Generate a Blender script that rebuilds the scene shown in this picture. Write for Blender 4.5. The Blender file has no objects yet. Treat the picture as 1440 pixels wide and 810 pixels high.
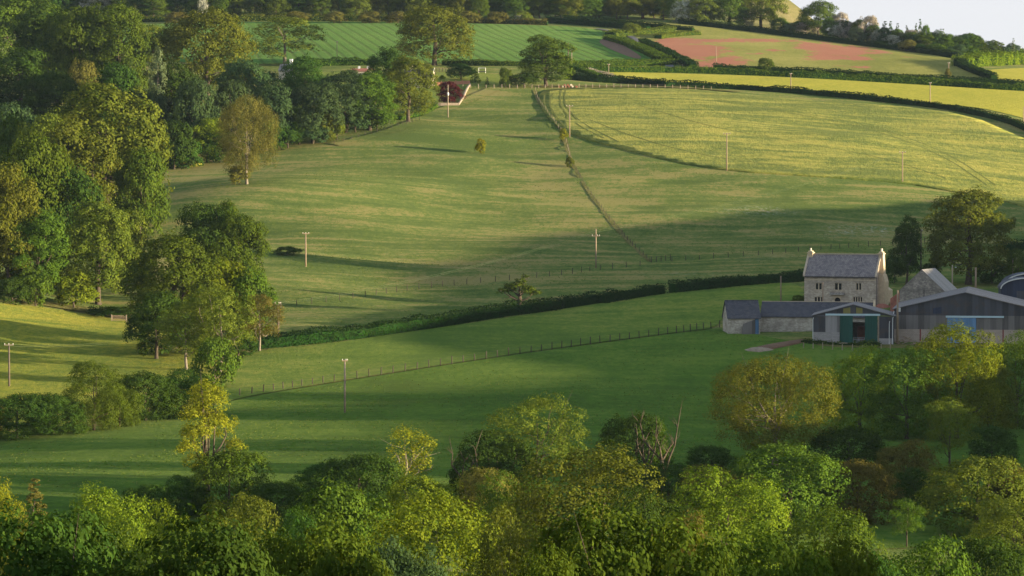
import bpy, math, random
import numpy as np
from mathutils import Vector, Matrix
from mathutils.geometry import delaunay_2d_cdt

SC = bpy.context.scene
COL = SC.collection
R = math.radians

# ------------------------------------------------------------------ camera geometry (photo pixels, 1440 x 810)
F = 4546.0
PITCH = -math.atan(155.0 / F)
CP, SP = math.cos(PITCH), math.sin(PITCH)

def ray(px, py):
    u, v = (px - 720.0) / F, (405.0 - py) / F
    return np.array([u, CP - v * SP, SP + v * CP])

def at_depth(px, py, D):
    d = ray(px, py)
    return d * (D / d[1])

# ------------------------------------------------------------------ value noise
def vnoise(x, y, seed=0):
    xi, yi = np.floor(x).astype(np.int64), np.floor(y).astype(np.int64)
    fx, fy = x - xi, y - yi
    fx, fy = fx * fx * (3 - 2 * fx), fy * fy * (3 - 2 * fy)
    def h(a, b):
        n = (a * 374761393 + b * 668265263 + seed * 974634777) & 0x7fffffff
        n = ((n ^ (n >> 13)) * 1274126177) & 0x7fffffff
        return ((n ^ (n >> 16)) & 0xffff) / 65535.0 * 2 - 1
    return (h(xi, yi) * (1 - fx) + h(xi + 1, yi) * fx) * (1 - fy) + (h(xi, yi + 1) * (1 - fx) + h(xi + 1, yi + 1) * fx) * fy

# ------------------------------------------------------------------ terrain
PIX_PTS = [  # photo pixel, distance in metres
    (1000,640,450),(700,690,410),(400,690,410),(100,690,410),(-100,690,410),(1250,680,430),(1450,690,430),
    (50,622,478),(-80,640,470),(280,577,530),(340,558,545),(520,600,490),(700,600,488),(900,560,530),(1100,560,535),(1400,560,540),
    (100,545,556),(100,470,640),(0,440,680),(200,465,655),(-100,450,670),(-100,550,550),
    (497,533,565),(740,497,592),(960,467,622),(1020,467,626),(1080,464,628),(1140,481,603),(1265,479,605),(1440,479,607),(1560,479,607),
    (1190,430,655),(1300,425,660),(1440,412,680),(1560,405,690),
    (350,490,602),(560,466,628),(730,438,664),(960,408,694),(1130,393,708),(1440,390,712),
    (390,462,628),(430,376,732),(838,377,746),(915,369,758),(600,402,712),(300,400,700),(120,432,690),(0,430,690),(1150,352,772),
    (150,330,800),(0,330,800),(-150,330,800),(340,256,900),(240,236,922),(500,280,862),(500,192,960),(620,156,1030),(760,205,952),
    (650,225,925),(0,200,960),(-150,200,960),(100,150,1060),(-100,100,1180),
    (800,240,915),(1000,330,806),(1280,322,832),(1440,345,800),(1580,350,800),
    (790,190,962),(900,219,932),(1022,241,912),(1270,258,902),(1440,288,882),(1580,310,870),
    (760,131,1072),(870,125,1092),(1100,139,1082),(1300,158,1062),(1440,198,1012),(1580,235,980),
    (640,122,1085),(480,108,1130),(300,100,1170),(860,103,1152),(1100,107,1172),(1440,127,1162),(1580,135,1160),
    (940,96,1192),(1440,114,1202),(400,88,1205),(650,88,1205),(850,88,1205),
    (940,54,1420),(1100,70,1340),(960,33,1505),(1100,48,1485),(1330,80,1400),(1450,93,1330),(1580,100,1330),
    (340,31,1482),(600,31,1482),(850,40,1452),(200,35,1452),(0,45,1420),(-200,45,1420),(600,58,1330),
    (0,22,1540),(600,20,1545),(900,24,1545),(-200,20,1540),
    (1250,52,1580),(1440,80,1500),(1580,95,1500),(1160,47,1620),
]
W_PTS = [  # world x, y, z
    (0,-60,-2),(0,0,-2.2),(-80,0,-2.2),(80,0,-2.2),(0,40,-8.5),(-60,50,-10.5),(60,50,-10.5),(0,90,-20),(-60,100,-22),(60,100,-22),
    (0,160,-32),(-70,160,-32),(70,160,-32),(0,250,-41.5),(-80,250,-41.5),(80,250,-41.5),(0,335,-43.5),(-90,335,-43),(90,335,-43.5),
    (-260,0,-4),(260,0,-4),(-260,300,-38),(240,300,-38),(-260,600,-22),(260,600,-26),(-330,900,12),(330,900,-4),(-420,1300,62),(420,1200,34),
    (-430,1600,90),(0,1750,104),(-200,1750,106),(80,1700,84),(450,1600,55),(0,2300,70),(-430,2300,80),(430,2300,30),(250,2000,46),(330,1750,52),(180,1750,66),
    (-260,-60,-4),(260,-60,-4),
]
_P = [tuple(at_depth(*p)) for p in PIX_PTS] + W_PTS
_P = np.array(_P, float)
SCL = 400.0
cx, cz = _P[:, :2] / SCL, _P[:, 2]
def _phi(r2):
    return 0.5 * r2 * np.log(r2 + 1e-12)
def _tps(c, z, lam=2e-4):
    n = len(c)
    d2 = ((c[:, None] - c[None]) ** 2).sum(-1)
    A = np.zeros((n + 3, n + 3))
    A[:n, :n] = _phi(d2) + lam * np.eye(n)
    A[:n, n] = 1; A[:n, n+1:] = c; A[n, :n] = 1; A[n+1:, :n] = c.T
    return np.linalg.solve(A, np.concatenate([z, np.zeros(3)]))
_W = _tps(cx, cz)
GX0, GX1, GY0, GY1, GS = -460.0, 460.0, -60.0, 2360.0, 4.0
gx = np.arange(GX0, GX1 + 1, GS); gy = np.arange(GY0, GY1 + 1, GS)
MX, MY = np.meshgrid(gx, gy)                       # rows: y
Q = np.stack([MX.ravel(), MY.ravel()], 1) / SCL
n_ = len(cx)
GZ = np.zeros(len(Q))
for i in range(0, len(Q), 20000):
    q = Q[i:i+20000]
    d2 = ((q[:, None] - cx[None]) ** 2).sum(-1)
    GZ[i:i+20000] = _phi(d2) @ _W[:n_] + _W[n_] + q @ _W[n_+1:]
GZ = GZ.reshape(MX.shape)
# the far hill beyond the ridge wood
GZ += 66 * np.exp(-(((MX - 150) / 70) ** 2 + ((MY - 2080) / 170) ** 2))
# unseen spur added east of the farm, its heights shaped to cast the evening shade
shade_crest = np.interp(MY, [-60, 40, 100, 150, 200, 262, 310, 345, 413, 495, 525, 590, 615, 645, 725, 785, 835, 885, 1050], [10, 9, -14, -50, -60, -60, -24, -15, -13, -11, -4, -3, 0, 4, 8, 9, 6, 1, -60])
shade_crest = shade_crest + 1.2 * vnoise(MY / 40, MY * 0 + 3.3, 5)
bump = np.clip(shade_crest - GZ, 0, None)
GZ += bump * np.exp(-np.abs((MX - 285) / 75) ** 3)
# gentle unevenness of old pasture
fade = np.clip((MY - 380) / 60, 0, 1) * np.clip((1250 - MY) / 200, 0, 1)
und = 0.95 * vnoise(MX / 46 + MY / 90, MY / 28, 11) + 0.42 * vnoise(MX / 24 - MY / 60, MY / 13, 12)
def sunward_knoll(x, y, h, sx, sy):
    return h * np.exp(-((MX - x) / sx) ** 2 - ((MY - y) / sy) ** 2)
GZ += sunward_knoll(-130, 655, 9.0, 36, 62) + sunward_knoll(-66, 855, 6.0, 38, 55)  # mounds added to tilt these slopes to the sun for golden patches
GZ += fade * und * (0.42 + 0.58 * np.clip((MY - 600) / 80, 0, 1))

def gh(x, y):
    x = np.asarray(x, float); y = np.asarray(y, float)
    fx = np.clip((x - GX0) / GS, 0, len(gx) - 1.001); fy = np.clip((y - GY0) / GS, 0, len(gy) - 1.001)
    i, j = fx.astype(int), fy.astype(int); a, b = fx - i, fy - j
    return (GZ[j, i] * (1 - a) + GZ[j, i+1] * a) * (1 - b) + (GZ[j+1, i] * (1 - a) + GZ[j+1, i+1] * a) * b

_DS = np.arange(300, 2300, 1.0)
def hit(px, py):
    """the ground point seen at a photo pixel"""
    d = ray(px, py); d = d / d[1]
    X, Z = d[0] * _DS, d[2] * _DS
    below = gh(X, _DS) > Z
    k = int(np.argmax(below)) if below.any() else len(_DS) - 1
    lo, hi = _DS[max(k-1, 0)], _DS[k]
    for _ in range(12):
        m = (lo + hi) / 2
        if gh(d[0]*m, m) > d[2]*m: hi = m
        else: lo = m
    return np.array([d[0]*hi, hi, float(gh(d[0]*hi, hi))])

# ------------------------------------------------------------------ tags
def tag(o, label=None, cat=None, group=None, kind=None):
    if label: o['label'] = label
    if cat: o['category'] = cat
    if group: o['group'] = group
    if kind: o['kind'] = kind
    return o

def link_mesh(name, V, Fc, mat=None, parent=None, smooth=False):
    me = bpy.data.meshes.new(name)
    me.from_pydata([tuple(v) for v in V], [], [tuple(f) for f in Fc])
    if smooth: me.shade_smooth()
    o = bpy.data.objects.new(name, me)
    if mat is not None: me.materials.append(mat)
    COL.objects.link(o)
    if parent is not None: o.parent = parent
    return o

def np_mesh(name, V, K, smooth=False, attr=None):
    """fast mesh of n-gons with a constant corner count; V (n,3), K (m,k)"""
    me = bpy.data.meshes.new(name)
    V = np.asarray(V, np.float32); K = np.asarray(K, np.int32)
    m, k = K.shape
    me.vertices.add(len(V)); me.vertices.foreach_set('co', V.ravel())
    me.loops.add(m * k); me.loops.foreach_set('vertex_index', K.ravel())
    me.polygons.add(m); me.polygons.foreach_set('loop_start', np.arange(0, m * k, k, dtype=np.int32))
    me.polygons.foreach_set('loop_total', np.full(m, k, np.int32))
    if smooth: me.polygons.foreach_set('use_smooth', np.ones(m, bool))
    me.update(calc_edges=True)
    for an, (dom, vals) in (attr or {}).items():
        a = me.attributes.new(an, 'FLOAT', dom); a.data.foreach_set('value', np.asarray(vals, np.float32))
    return me

def empty(name, loc, rz=0.0):
    o = bpy.data.objects.new(name, None); COL.objects.link(o)
    o.location = loc; o.rotation_euler = (0, 0, rz); o.empty_display_size = 0.5
    return o

class MB:
    """collects simple shapes in local space"""
    def __init__(s): s.V, s.F = [], []
    def add(s, V, Fc):
        b = len(s.V); s.V += [tuple(v) for v in V]; s.F += [tuple(i + b for i in f) for f in Fc]; return s
    def box(s, x0, x1, y0, y1, z0, z1):
        V = [(x, y, z) for z in (z0, z1) for y in (y0, y1) for x in (x0, x1)]
        return s.add(V, [(0,2,3,1),(4,5,7,6),(0,1,5,4),(2,6,7,3),(0,4,6,2),(1,3,7,5)])
    def quad(s, a, b, c, d): return s.add([a, b, c, d], [(0,1,2,3)])
    def poly(s, pts): return s.add(pts, [tuple(range(len(pts)))])
    def prism_y(s, prof, y0, y1):          # profile in (x,z) counter-clockwise seen from -y
        n = len(prof)
        V = [(x, y0, z) for x, z in prof] + [(x, y1, z) for x, z in prof]
        return s.add(V, [tuple(range(n)), tuple(range(2*n-1, n-1, -1))] + [(i, i+n, (i+1) % n + n, (i+1) % n) for i in range(n)])
    def prism_x(s, prof, x0, x1):          # profile in (y,z)
        n = len(prof)
        V = [(x0, y, z) for y, z in prof] + [(x1, y, z) for y, z in prof]
        return s.add(V, [tuple(range(n-1, -1, -1)), tuple(range(n, 2*n))] + [(i, (i+1) % n, (i+1) % n + n, i+n) for i in range(n)])
    def tube(s, pts, rad, seg=6, caps=True):
        pts = [Vector(p) for p in pts]; rad = rad if isinstance(rad, (list, tuple)) else [rad] * len(pts)
        V, Fc = [], []
        up = Vector((0.13, 0.31, 0.94)); prev = None
        for i, p in enumerate(pts):
            t = (pts[min(i+1, len(pts)-1)] - pts[max(i-1, 0)]).normalized()
            a = (prev - t * prev.dot(t)) if prev is not None else t.orthogonal()
            if a.length < 1e-5: a = t.orthogonal()
            a.normalize(); prev = a; b = t.cross(a)
            for k in range(seg):
                w = 2 * math.pi * k / seg
                V.append(p + (a * math.cos(w) + b * math.sin(w)) * rad[i])
        for i in range(len(pts) - 1):
            for k in range(seg):
                k2 = (k + 1) % seg
                Fc.append((i*seg+k, i*seg+k2, (i+1)*seg+k2, (i+1)*seg+k))
        if caps:
            Fc.append(tuple(range(seg-1, -1, -1))); Fc.append(tuple((len(pts)-1)*seg + k for k in range(seg)))
        return s.add(V, Fc)
    def build(s, name, mat, parent=None, smooth=False):
        return link_mesh(name, s.V, s.F, mat, parent, smooth)
# ------------------------------------------------------------------ materials
class NT:
    def __init__(s, name):
        s.m = bpy.data.materials.new(name); s.m.use_nodes = True
        s.t = s.m.node_tree; s.t.nodes.clear()
        s.out = s.t.nodes.new('ShaderNodeOutputMaterial')
    def n(s, typ, **kw):
        nd = s.t.nodes.new(typ)
        for k, v in kw.items():
            if k.startswith('i_'):
                key = k[2:].replace('_', ' ')
                nd.inputs[key].default_value = v
            else: setattr(nd, k, v)
        return nd
    def l(s, a, b): s.t.links.new(a, b)
    def noise(s, scale, vec=None, detail=4, rough=0.6, dist=0.0):
        nd = s.n('ShaderNodeTexNoise'); nd.inputs['Scale'].default_value = scale; nd.inputs['Detail'].default_value = detail
        nd.inputs['Roughness'].default_value = rough; nd.inputs['Distortion'].default_value = dist
        if vec is not None: s.l(vec, nd.inputs['Vector'])
        return nd.outputs['Fac']
    def ramp(s, fac, stops, interp='LINEAR'):
        nd = s.n('ShaderNodeValToRGB'); cr = nd.color_ramp; cr.interpolation = interp
        while len(cr.elements) < len(stops): cr.elements.new(0.5)
        for e, (p, c) in zip(cr.elements, stops):
            e.position = p; e.color = (c, c, c, 1) if isinstance(c, (int, float)) else (*c, 1)
        s.l(fac, nd.inputs['Fac']); return nd.outputs['Color']
    def mix(s, fac, a, b, mode='MIX'):
        nd = s.n('ShaderNodeMix', data_type='RGBA', blend_type=mode)
        for sock, v in ((nd.inputs[0], fac), (nd.inputs[6], a), (nd.inputs[7], b)):
            if hasattr(v, 'links'): s.l(v, sock)
            elif isinstance(v, (int, float)): sock.default_value = v if sock.type == 'VALUE' else (v, v, v, 1)
            else: sock.default_value = (*v, 1)
        return nd.outputs[2]
    def math(s, op, a, b=0.0, clamp=False):
        nd = s.n('ShaderNodeMath', operation=op); nd.use_clamp = clamp
        for sock, v in ((nd.inputs[0], a), (nd.inputs[1], b)):
            if hasattr(v, 'links'): s.l(v, sock)
            else: sock.default_value = v
        return nd.outputs[0]
    def coord(s, kind='Object', scale=(1,1,1), rot=(0,0,0)):
        tc = s.n('ShaderNodeTexCoord'); mp = s.n('ShaderNodeMapping')
        mp.inputs['Scale'].default_value = scale; mp.inputs['Rotation'].default_value = rot
        s.l(tc.outputs[kind], mp.inputs['Vector']); return mp.outputs['Vector']
    def attr(s, name):
        nd = s.n('ShaderNodeAttribute', attribute_name=name); return nd.outputs['Fac']
    def bump(s, h, strength=0.5, dist=0.1):
        nd = s.n('ShaderNodeBump'); nd.inputs['Strength'].default_value = strength; nd.inputs['Distance'].default_value = dist
        s.l(h, nd.inputs['Height']); return nd.outputs['Normal']
    def principled(s, col, rough=0.8, normal=None, spec=0.2, metallic=0.0, sheen=0.0, sheen_tint=None):
        p = s.n('ShaderNodeBsdfPrincipled')
        if hasattr(col, 'links'): s.l(col, p.inputs['Base Color'])
        else: p.inputs['Base Color'].default_value = (*col, 1)
        p.inputs['Roughness'].default_value = rough; p.inputs['Specular IOR Level'].default_value = spec
        p.inputs['Metallic'].default_value = metallic
        if sheen:
            p.inputs['Sheen Weight'].default_value = sheen; p.inputs['Sheen Roughness'].default_value = 0.6
            p.inputs['Sheen Tint'].default_value = (*(sheen_tint or (1,1,1)), 1)
        if normal is not None: s.l(normal, p.inputs['Normal'])
        s.l(p.outputs[0], s.out.inputs['Surface']); return s.m

def grass_mat(name, dark, mid, pale, patch=(0.02, 0.07), rows=None, sheen=0.06, tint=(0.9, 0.95, 0.4), bump=0.3, fine=1.6, daisies=False, blossom=False, streak=0.0):
    """meadow or crop seen from afar: broad patches, fine tufts, optional drill rows; sunlight catches the upright blades through the bump and sheen"""
    t = NT(name)
    v = t.coord('Object', (1, 0.45, 1))
    big = t.noise(patch[0], v, 5, 0.62, 0.6)
    med = t.noise(patch[1], v, 5, 0.65, 0.3)
    v2 = t.coord('Object', (1, 0.55, 1))
    fin = t.noise(fine * 0.5, v2, 5, 0.72)
    fin2 = t.noise(fine * 1.6, v2, 3, 0.7)
    f = t.math('ADD', t.math('ADD', t.math('MULTIPLY', big, 0.45), t.math('MULTIPLY', fin2, 0.22)), t.math('ADD', t.math('MULTIPLY', med, 0.3), t.math('MULTIPLY', fin, 0.5)))
    f = t.math('SUBTRACT', f, 0.16)
    if streak:
        st = t.noise(0.11, t.coord('Object', (0.22, 1.0, 1), (0, 0, R(-6))), 5, 0.65, 0.8)
        f = t.math('ADD', f, t.math('MULTIPLY', t.math('SUBTRACT', st, 0.5), streak))
    col = t.ramp(f, [(0.455, dark), (0.575, mid), (0.70, pale)])
    h = t.noise(fine, v2, 4, 0.75)
    if rows:
        rot, per, amt, colr = rows
        vr = t.coord('Object', (1, 1, 1), (0, 0, rot))
        w = t.n('ShaderNodeTexWave', wave_type='BANDS', bands_direction='X'); w.inputs['Scale'].default_value = 0.314 / per
        w.inputs['Distortion'].default_value = 1.6; w.inputs['Detail'].default_value = 2; w.inputs['Detail Scale'].default_value = 0.15
        t.l(vr, w.inputs['Vector'])
        gate = t.math('MULTIPLY', t.ramp(w.outputs['Fac'], [(0.55, 0.0), (0.95, 1.0)]), t.ramp(t.noise(0.03, None, 3), [(0.35, 0.25), (0.6, 1.0)]))
        col = t.mix(t.math('MULTIPLY', gate, amt), col, colr)
        h = t.math('SUBTRACT', h, t.math('MULTIPLY', gate, 0.5))
    if daisies:
        dn = t.noise(0.018, t.coord('Object', (1, 0.6, 1)), 3, 0.5)
        ds = t.noise(0.9, t.coord('Object', (1, 0.5, 1)), 4, 0.8)
        g = t.math('MULTIPLY', t.ramp(dn, [(0.50, 0.0), (0.60, 1.0)]), t.ramp(ds, [(0.50, 0.0), (0.62, 1.0)]))
        col = t.mix(t.math('MULTIPLY', t.math('MULTIPLY', g, t.attr('daisy')), 0.6), col, (0.42, 0.42, 0.38))
    if blossom:
        bl = t.attr('bloom')
        bn = t.noise(0.16, t.coord('Object', (0.8, 0.35, 1)), 6, 0.8, 0.4)
        g = t.ramp(t.math('ADD', bl, t.math('MULTIPLY', t.math('SUBTRACT', bn, 0.5), 2.4)), [(0.36, 0.0), (0.62, 1.0)])
        col = t.mix(t.math('MULTIPLY', g, 0.7), col, t.mix(bn, (0.34, 0.026, 0.085), (0.36, 0.100, 0.115)))
    nrm = t.bump(h, bump, 0.55)
    return t.principled(col, 0.95, nrm, 0.0, 0, sheen, tint)

PAL = {   # leaf colours: (deep, light)
    'green': ((0.033, 0.0684, 0.0094), (0.1121, 0.1628, 0.0201)),
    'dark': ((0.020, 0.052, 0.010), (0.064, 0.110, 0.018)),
    'olive': ((0.0472, 0.0755, 0.0106), (0.1593, 0.1829, 0.026)),
    'gold': ((0.056, 0.074, 0.010), (0.176, 0.186, 0.027)),
    'bright': ((0.060, 0.106, 0.009), (0.186, 0.226, 0.019)),
    'yellow': ((0.0944, 0.118, 0.0094), (0.2655, 0.2537, 0.0212)),
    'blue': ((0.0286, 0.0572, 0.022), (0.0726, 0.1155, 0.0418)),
    'grey': ((0.06, 0.09, 0.045), (0.16, 0.19, 0.09)),
    'brown': ((0.0661, 0.0732, 0.0165), (0.177, 0.1593, 0.0378)),
    'copper': ((0.04, 0.01, 0.012), (0.095, 0.024, 0.028)),
    'blossom': ((0.110, 0.140, 0.075), (0.560, 0.560, 0.520)),
    'pink': ((0.120, 0.120, 0.085), (0.430, 0.370, 0.345)),
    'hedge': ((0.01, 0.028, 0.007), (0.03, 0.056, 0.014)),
}
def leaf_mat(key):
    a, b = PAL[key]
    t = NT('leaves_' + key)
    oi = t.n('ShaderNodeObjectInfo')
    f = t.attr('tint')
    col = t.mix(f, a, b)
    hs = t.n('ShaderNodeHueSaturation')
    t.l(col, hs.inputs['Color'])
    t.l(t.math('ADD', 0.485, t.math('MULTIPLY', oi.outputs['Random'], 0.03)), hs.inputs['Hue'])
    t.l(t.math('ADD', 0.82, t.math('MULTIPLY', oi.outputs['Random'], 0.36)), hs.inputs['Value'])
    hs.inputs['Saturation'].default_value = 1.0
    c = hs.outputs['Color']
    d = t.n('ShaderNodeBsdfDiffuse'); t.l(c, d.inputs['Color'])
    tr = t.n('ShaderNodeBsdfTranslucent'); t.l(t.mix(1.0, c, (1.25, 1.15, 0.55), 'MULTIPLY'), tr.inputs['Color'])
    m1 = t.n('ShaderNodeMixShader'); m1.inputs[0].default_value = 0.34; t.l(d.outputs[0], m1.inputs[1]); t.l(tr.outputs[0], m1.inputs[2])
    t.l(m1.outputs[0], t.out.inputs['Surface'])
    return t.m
LEAF = {k: leaf_mat(k) for k in PAL}

def bark_mat(name, a, b):
    t = NT(name); v = t.coord('Object', (3, 3, 0.7))
    n = t.noise(3.0, v, 5, 0.7)
    return t.principled(t.ramp(n, [(0.35, a), (0.65, b)]), 0.9, t.bump(n, 0.8, 0.05), 0.1)
BARK = bark_mat('bark', (0.035, 0.028, 0.021), (0.105, 0.084, 0.062))
BARKP = bark_mat('bark_pale', (0.10, 0.082, 0.062), (0.25, 0.215, 0.17))

def plain_mat(name, col, rough=0.7, var=0.25, scale=1.5, spec=0.2, metallic=0.0):
    t = NT(name); n = t.noise(scale, t.coord('Object'), 5, 0.7)
    c = t.ramp(n, [(0.3, tuple(x * (1 - var) for x in col)), (0.7, tuple(min(1, x * (1 + var)) for x in col))])
    return t.principled(c, rough, t.bump(n, 0.25, 0.02), spec, metallic)

def stone_mat(name, a, b, c, scale=1.0):
    t = NT(name)
    v = t.coord('Object')
    vo = t.n('ShaderNodeTexVoronoi'); vo.inputs['Scale'].default_value = 2.6 * scale
    mp = t.coord('Object', (1, 1, 1.9)); t.l(mp, vo.inputs['Vector'])
    n = t.noise(0.55, v, 5, 0.7); n2 = t.noise(4.0, v, 4, 0.7)
    col = t.mix(t.ramp(vo.outputs['Color'], [(0.2, 0.0), (0.8, 1.0)]), a, b)
    col = t.mix(t.ramp(n, [(0.42, 0.0), (0.66, 0.85)]), col, c)
    col = t.mix(0.5, col, t.mix(n2, (0.7, 0.7, 0.7), (1.25, 1.22, 1.15)), 'MULTIPLY')
    return t.principled(col, 0.92, t.bump(vo.outputs['Distance'], 0.6, 0.06), 0.1)

def slate_mat(name, a, b, moss, axis_rot=(0, 0, 0), rowh=0.32):
    t = NT(name); v = t.coord('Object', (1, 1, 1), axis_rot)
    br = t.n('ShaderNodeTexBrick'); t.l(v, br.inputs['Vector'])
    br.inputs['Scale'].default_value = 1.0; br.inputs['Brick Width'].default_value = 0.42; br.inputs['Row Height'].default_value = rowh
    br.inputs['Mortar Size'].default_value = 0.025; br.inputs['Color1'].default_value = (*a, 1); br.inputs['Color2'].default_value = (*b, 1)
    br.inputs['Mortar'].default_value = (*(x * 0.45 for x in a), 1); br.inputs['Bias'].default_value = 0.0
    n = t.noise(0.9, t.coord('Object'), 5, 0.75); n2 = t.noise(3.5, t.coord('Object'), 3, 0.7)
    col = t.mix(t.ramp(n, [(0.5, 0.0), (0.72, 0.7)]), br.outputs['Color'], moss)
    col = t.mix(0.6, col, t.mix(n2, (0.55, 0.55, 0.55), (1.4, 1.4, 1.4)), 'MULTIPLY')
    return t.principled(col, 0.8, t.bump(br.outputs['Fac'], 0.5, 0.03), 0.25)

def sheet_mat(name, col, var=0.35, per=0.3, axis='X', rust=None):
    """corrugated or boarded cladding: narrow ribs in the bump, panel-wide tone changes, weather streaks"""
    t = NT(name)
    v = t.coord('Object')
    w = t.n('ShaderNodeTexWave', wave_type='BANDS', bands_direction=axis); w.inputs['Scale'].default_value = 0.314 / per
    t.l(v, w.inputs['Vector'])
    sc = (1.1, 1.1, 0.01) if axis == 'X' else (1.1, 1.1, 0.4)
    panel = t.n('ShaderNodeTexWhiteNoise', noise_dimensions='1D')
    sx = t.n('ShaderNodeSeparateXYZ'); t.l(v, sx.inputs[0])
    t.l(t.math('FLOOR', t.math('MULTIPLY', sx.outputs[0 if axis == 'X' else 1], 0.9)), panel.inputs['W'])
    streak = t.noise(1.0, t.coord('Object', (2.2, 2.2, 0.25)), 5, 0.7)
    f = t.math('ADD', t.math('MULTIPLY', panel.outputs['Value'], 0.5), t.math('MULTIPLY', streak, 0.6))
    c = t.ramp(f, [(0.2, tuple(x * (1 - var) for x in col)), (0.85, tuple(min(1, x * (1 + var)) for x in col))])
    if rust: c = t.mix(t.ramp(t.noise(0.5, t.coord('Object'), 5, 0.7), [(0.5, 0.0), (0.68, 0.8)]), c, rust)
    return t.principled(c, 0.65, t.bump(w.outputs['Fac'], 0.6, 0.05), 0.3)

def block_mat(name, a, b):
    t = NT(name); v = t.coord('Object', (1, 1, 1), (R(90), 0, 0))
    br = t.n('ShaderNodeTexBrick'); t.l(v, br.inputs['Vector'])
    br.inputs['Scale'].default_value = 1.0; br.inputs['Brick Width'].default_value = 0.45; br.inputs['Row Height'].default_value = 0.225
    br.inputs['Mortar Size'].default_value = 0.012
    br.inputs['Color1'].default_value = (*a, 1); br.inputs['Color2'].default_value = (*b, 1); br.inputs['Mortar'].default_value = (*(x * 0.75 for x in a), 1)
    n = t.noise(0.8, t.coord('Object'), 5, 0.7)
    col = t.mix(0.6, br.outputs['Color'], t.mix(n, (0.6, 0.6, 0.6), (1.35, 1.32, 1.3)), 'MULTIPLY')
    return t.principled(col, 0.9, t.bump(br.outputs['Fac'], 0.3, 0.01), 0.1)

M = dict(
    stone=stone_mat('limestone', (0.35, 0.30, 0.25), (0.50, 0.44, 0.37), (0.26, 0.225, 0.20)),
    stone_dark=stone_mat('grey_limestone', (0.20, 0.185, 0.17), (0.36, 0.33, 0.29), (0.13, 0.12, 0.11)),
    stone_pale=stone_mat('whitewashed_stone', (0.36, 0.33, 0.29), (0.52, 0.48, 0.43), (0.24, 0.21, 0.185)),
    dressed=plain_mat('dressed_stone', (0.46, 0.38, 0.29), 0.85, 0.15, 2.0),
    stack=plain_mat('chimney_stone', (0.50, 0.40, 0.27), 0.88, 0.22, 2.5),
    tiles=slate_mat('stone_tiles', (0.15, 0.135, 0.15), (0.26, 0.235, 0.24), (0.33, 0.30, 0.27), (R(-45), 0, 0)),
    slate=slate_mat('blue_slate', (0.060, 0.062, 0.080), (0.095, 0.095, 0.115), (0.11, 0.105, 0.10), (R(-45), 0, 0)),
    dark_sheet=sheet_mat('dark_cladding', (0.050, 0.052, 0.066), 0.45, 0.25, 'X', (0.075, 0.055, 0.048)),
    grey_board=sheet_mat('grey_boarding', (0.125, 0.115, 0.115), 0.45, 0.2),
    pale_board=sheet_mat('pale_boarding', (0.22, 0.21, 0.22), 0.4, 0.2),
    roof_sheet=sheet_mat('fibre_cement_roof', (0.21, 0.185, 0.18), 0.3, 0.2, 'Y', (0.13, 0.085, 0.06)),
    roof_pale=sheet_mat('pale_tin_roof', (0.24, 0.225, 0.215), 0.15, 0.2, 'Y'),
    roof_dim=sheet_mat('weathered_roof', (0.13, 0.122, 0.13), 0.3, 0.2, 'Y', (0.10, 0.062, 0.045)),
    rooflight=sheet_mat('translucent_rooflight', (0.20, 0.175, 0.055), 0.15, 0.2),
    block=block_mat('concrete_block', (0.34, 0.285, 0.25), (0.40, 0.335, 0.29)),
    block_grey=block_mat('grey_block', (0.27, 0.26, 0.265), (0.33, 0.32, 0.32)),
    blue=sheet_mat('blue_door_sheet', (0.10, 0.21, 0.38), 0.18, 0.3),
    rail=plain_mat('pale_blue_rail', (0.42, 0.55, 0.62), 0.5, 0.1),
    green=sheet_mat('green_door_sheet', (0.008, 0.060, 0.048), 0.2, 0.3),
    red=plain_mat('red_oxide_paint', (0.20, 0.045, 0.04), 0.7, 0.2),
    white=plain_mat('white_plastic', (0.62, 0.64, 0.66), 0.4, 0.08),
    navy=sheet_mat('navy_cladding', (0.022, 0.030, 0.060), 0.3, 0.3),
    tin=plain_mat('galvanised_tin', (0.55, 0.56, 0.57), 0.4, 0.1, 1.0, 0.5, 0.3),
    wood=plain_mat('weathered_timber', (0.26, 0.21, 0.16), 0.85, 0.3, 4.0),
    pole=plain_mat('pole_timber', (0.25, 0.185, 0.13), 0.85, 0.2, 3.0),
    darkpole=plain_mat('dark_pole_timber', (0.11, 0.085, 0.07), 0.85, 0.2, 3.0),
    post=plain_mat('fence_timber', (0.055, 0.045, 0.035), 0.9, 0.3, 3.0),
    redwood=plain_mat('red_cedar_boards', (0.42, 0.20, 0.12), 0.8, 0.2, 2.0),
    glass=NT('window_glass').principled((0.012, 0.015, 0.022), 0.08, None, 0.5),
    darkin=plain_mat('dark_doorway', (0.012, 0.012, 0.014), 0.9, 0.2),
    wire=plain_mat('galvanised_wire', (0.09, 0.09, 0.085), 0.5, 0.05),
    cable=plain_mat('aluminium_cable', (0.17, 0.21, 0.11), 0.45, 0.05),
    iron=plain_mat('dark_iron', (0.03, 0.03, 0.033), 0.6, 0.2),
    porc=plain_mat('porcelain', (0.6, 0.58, 0.54), 0.3, 0.05),
    rust=plain_mat('rusty_brown', (0.30, 0.12, 0.085), 0.85, 0.3, 1.5),
    teal=plain_mat('faded_teal_paint', (0.30, 0.42, 0.42), 0.6, 0.15),
    cream=plain_mat('cream_render', (0.62, 0.55, 0.45), 0.85, 0.1),
    soil=plain_mat('bare_soil', (0.135, 0.075, 0.043), 0.95, 0.3, 0.6),
    sand=plain_mat('pale_rubble', (0.25, 0.20, 0.15), 0.95, 0.25, 1.2),
    plastic_blue=plain_mat('pale_play_plastic', (0.5, 0.52, 0.56), 0.4, 0.1),
)
# ------------------------------------------------------------------ ground sheet and fields
def structure(o): o['kind'] = 'structure'; return o

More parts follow.
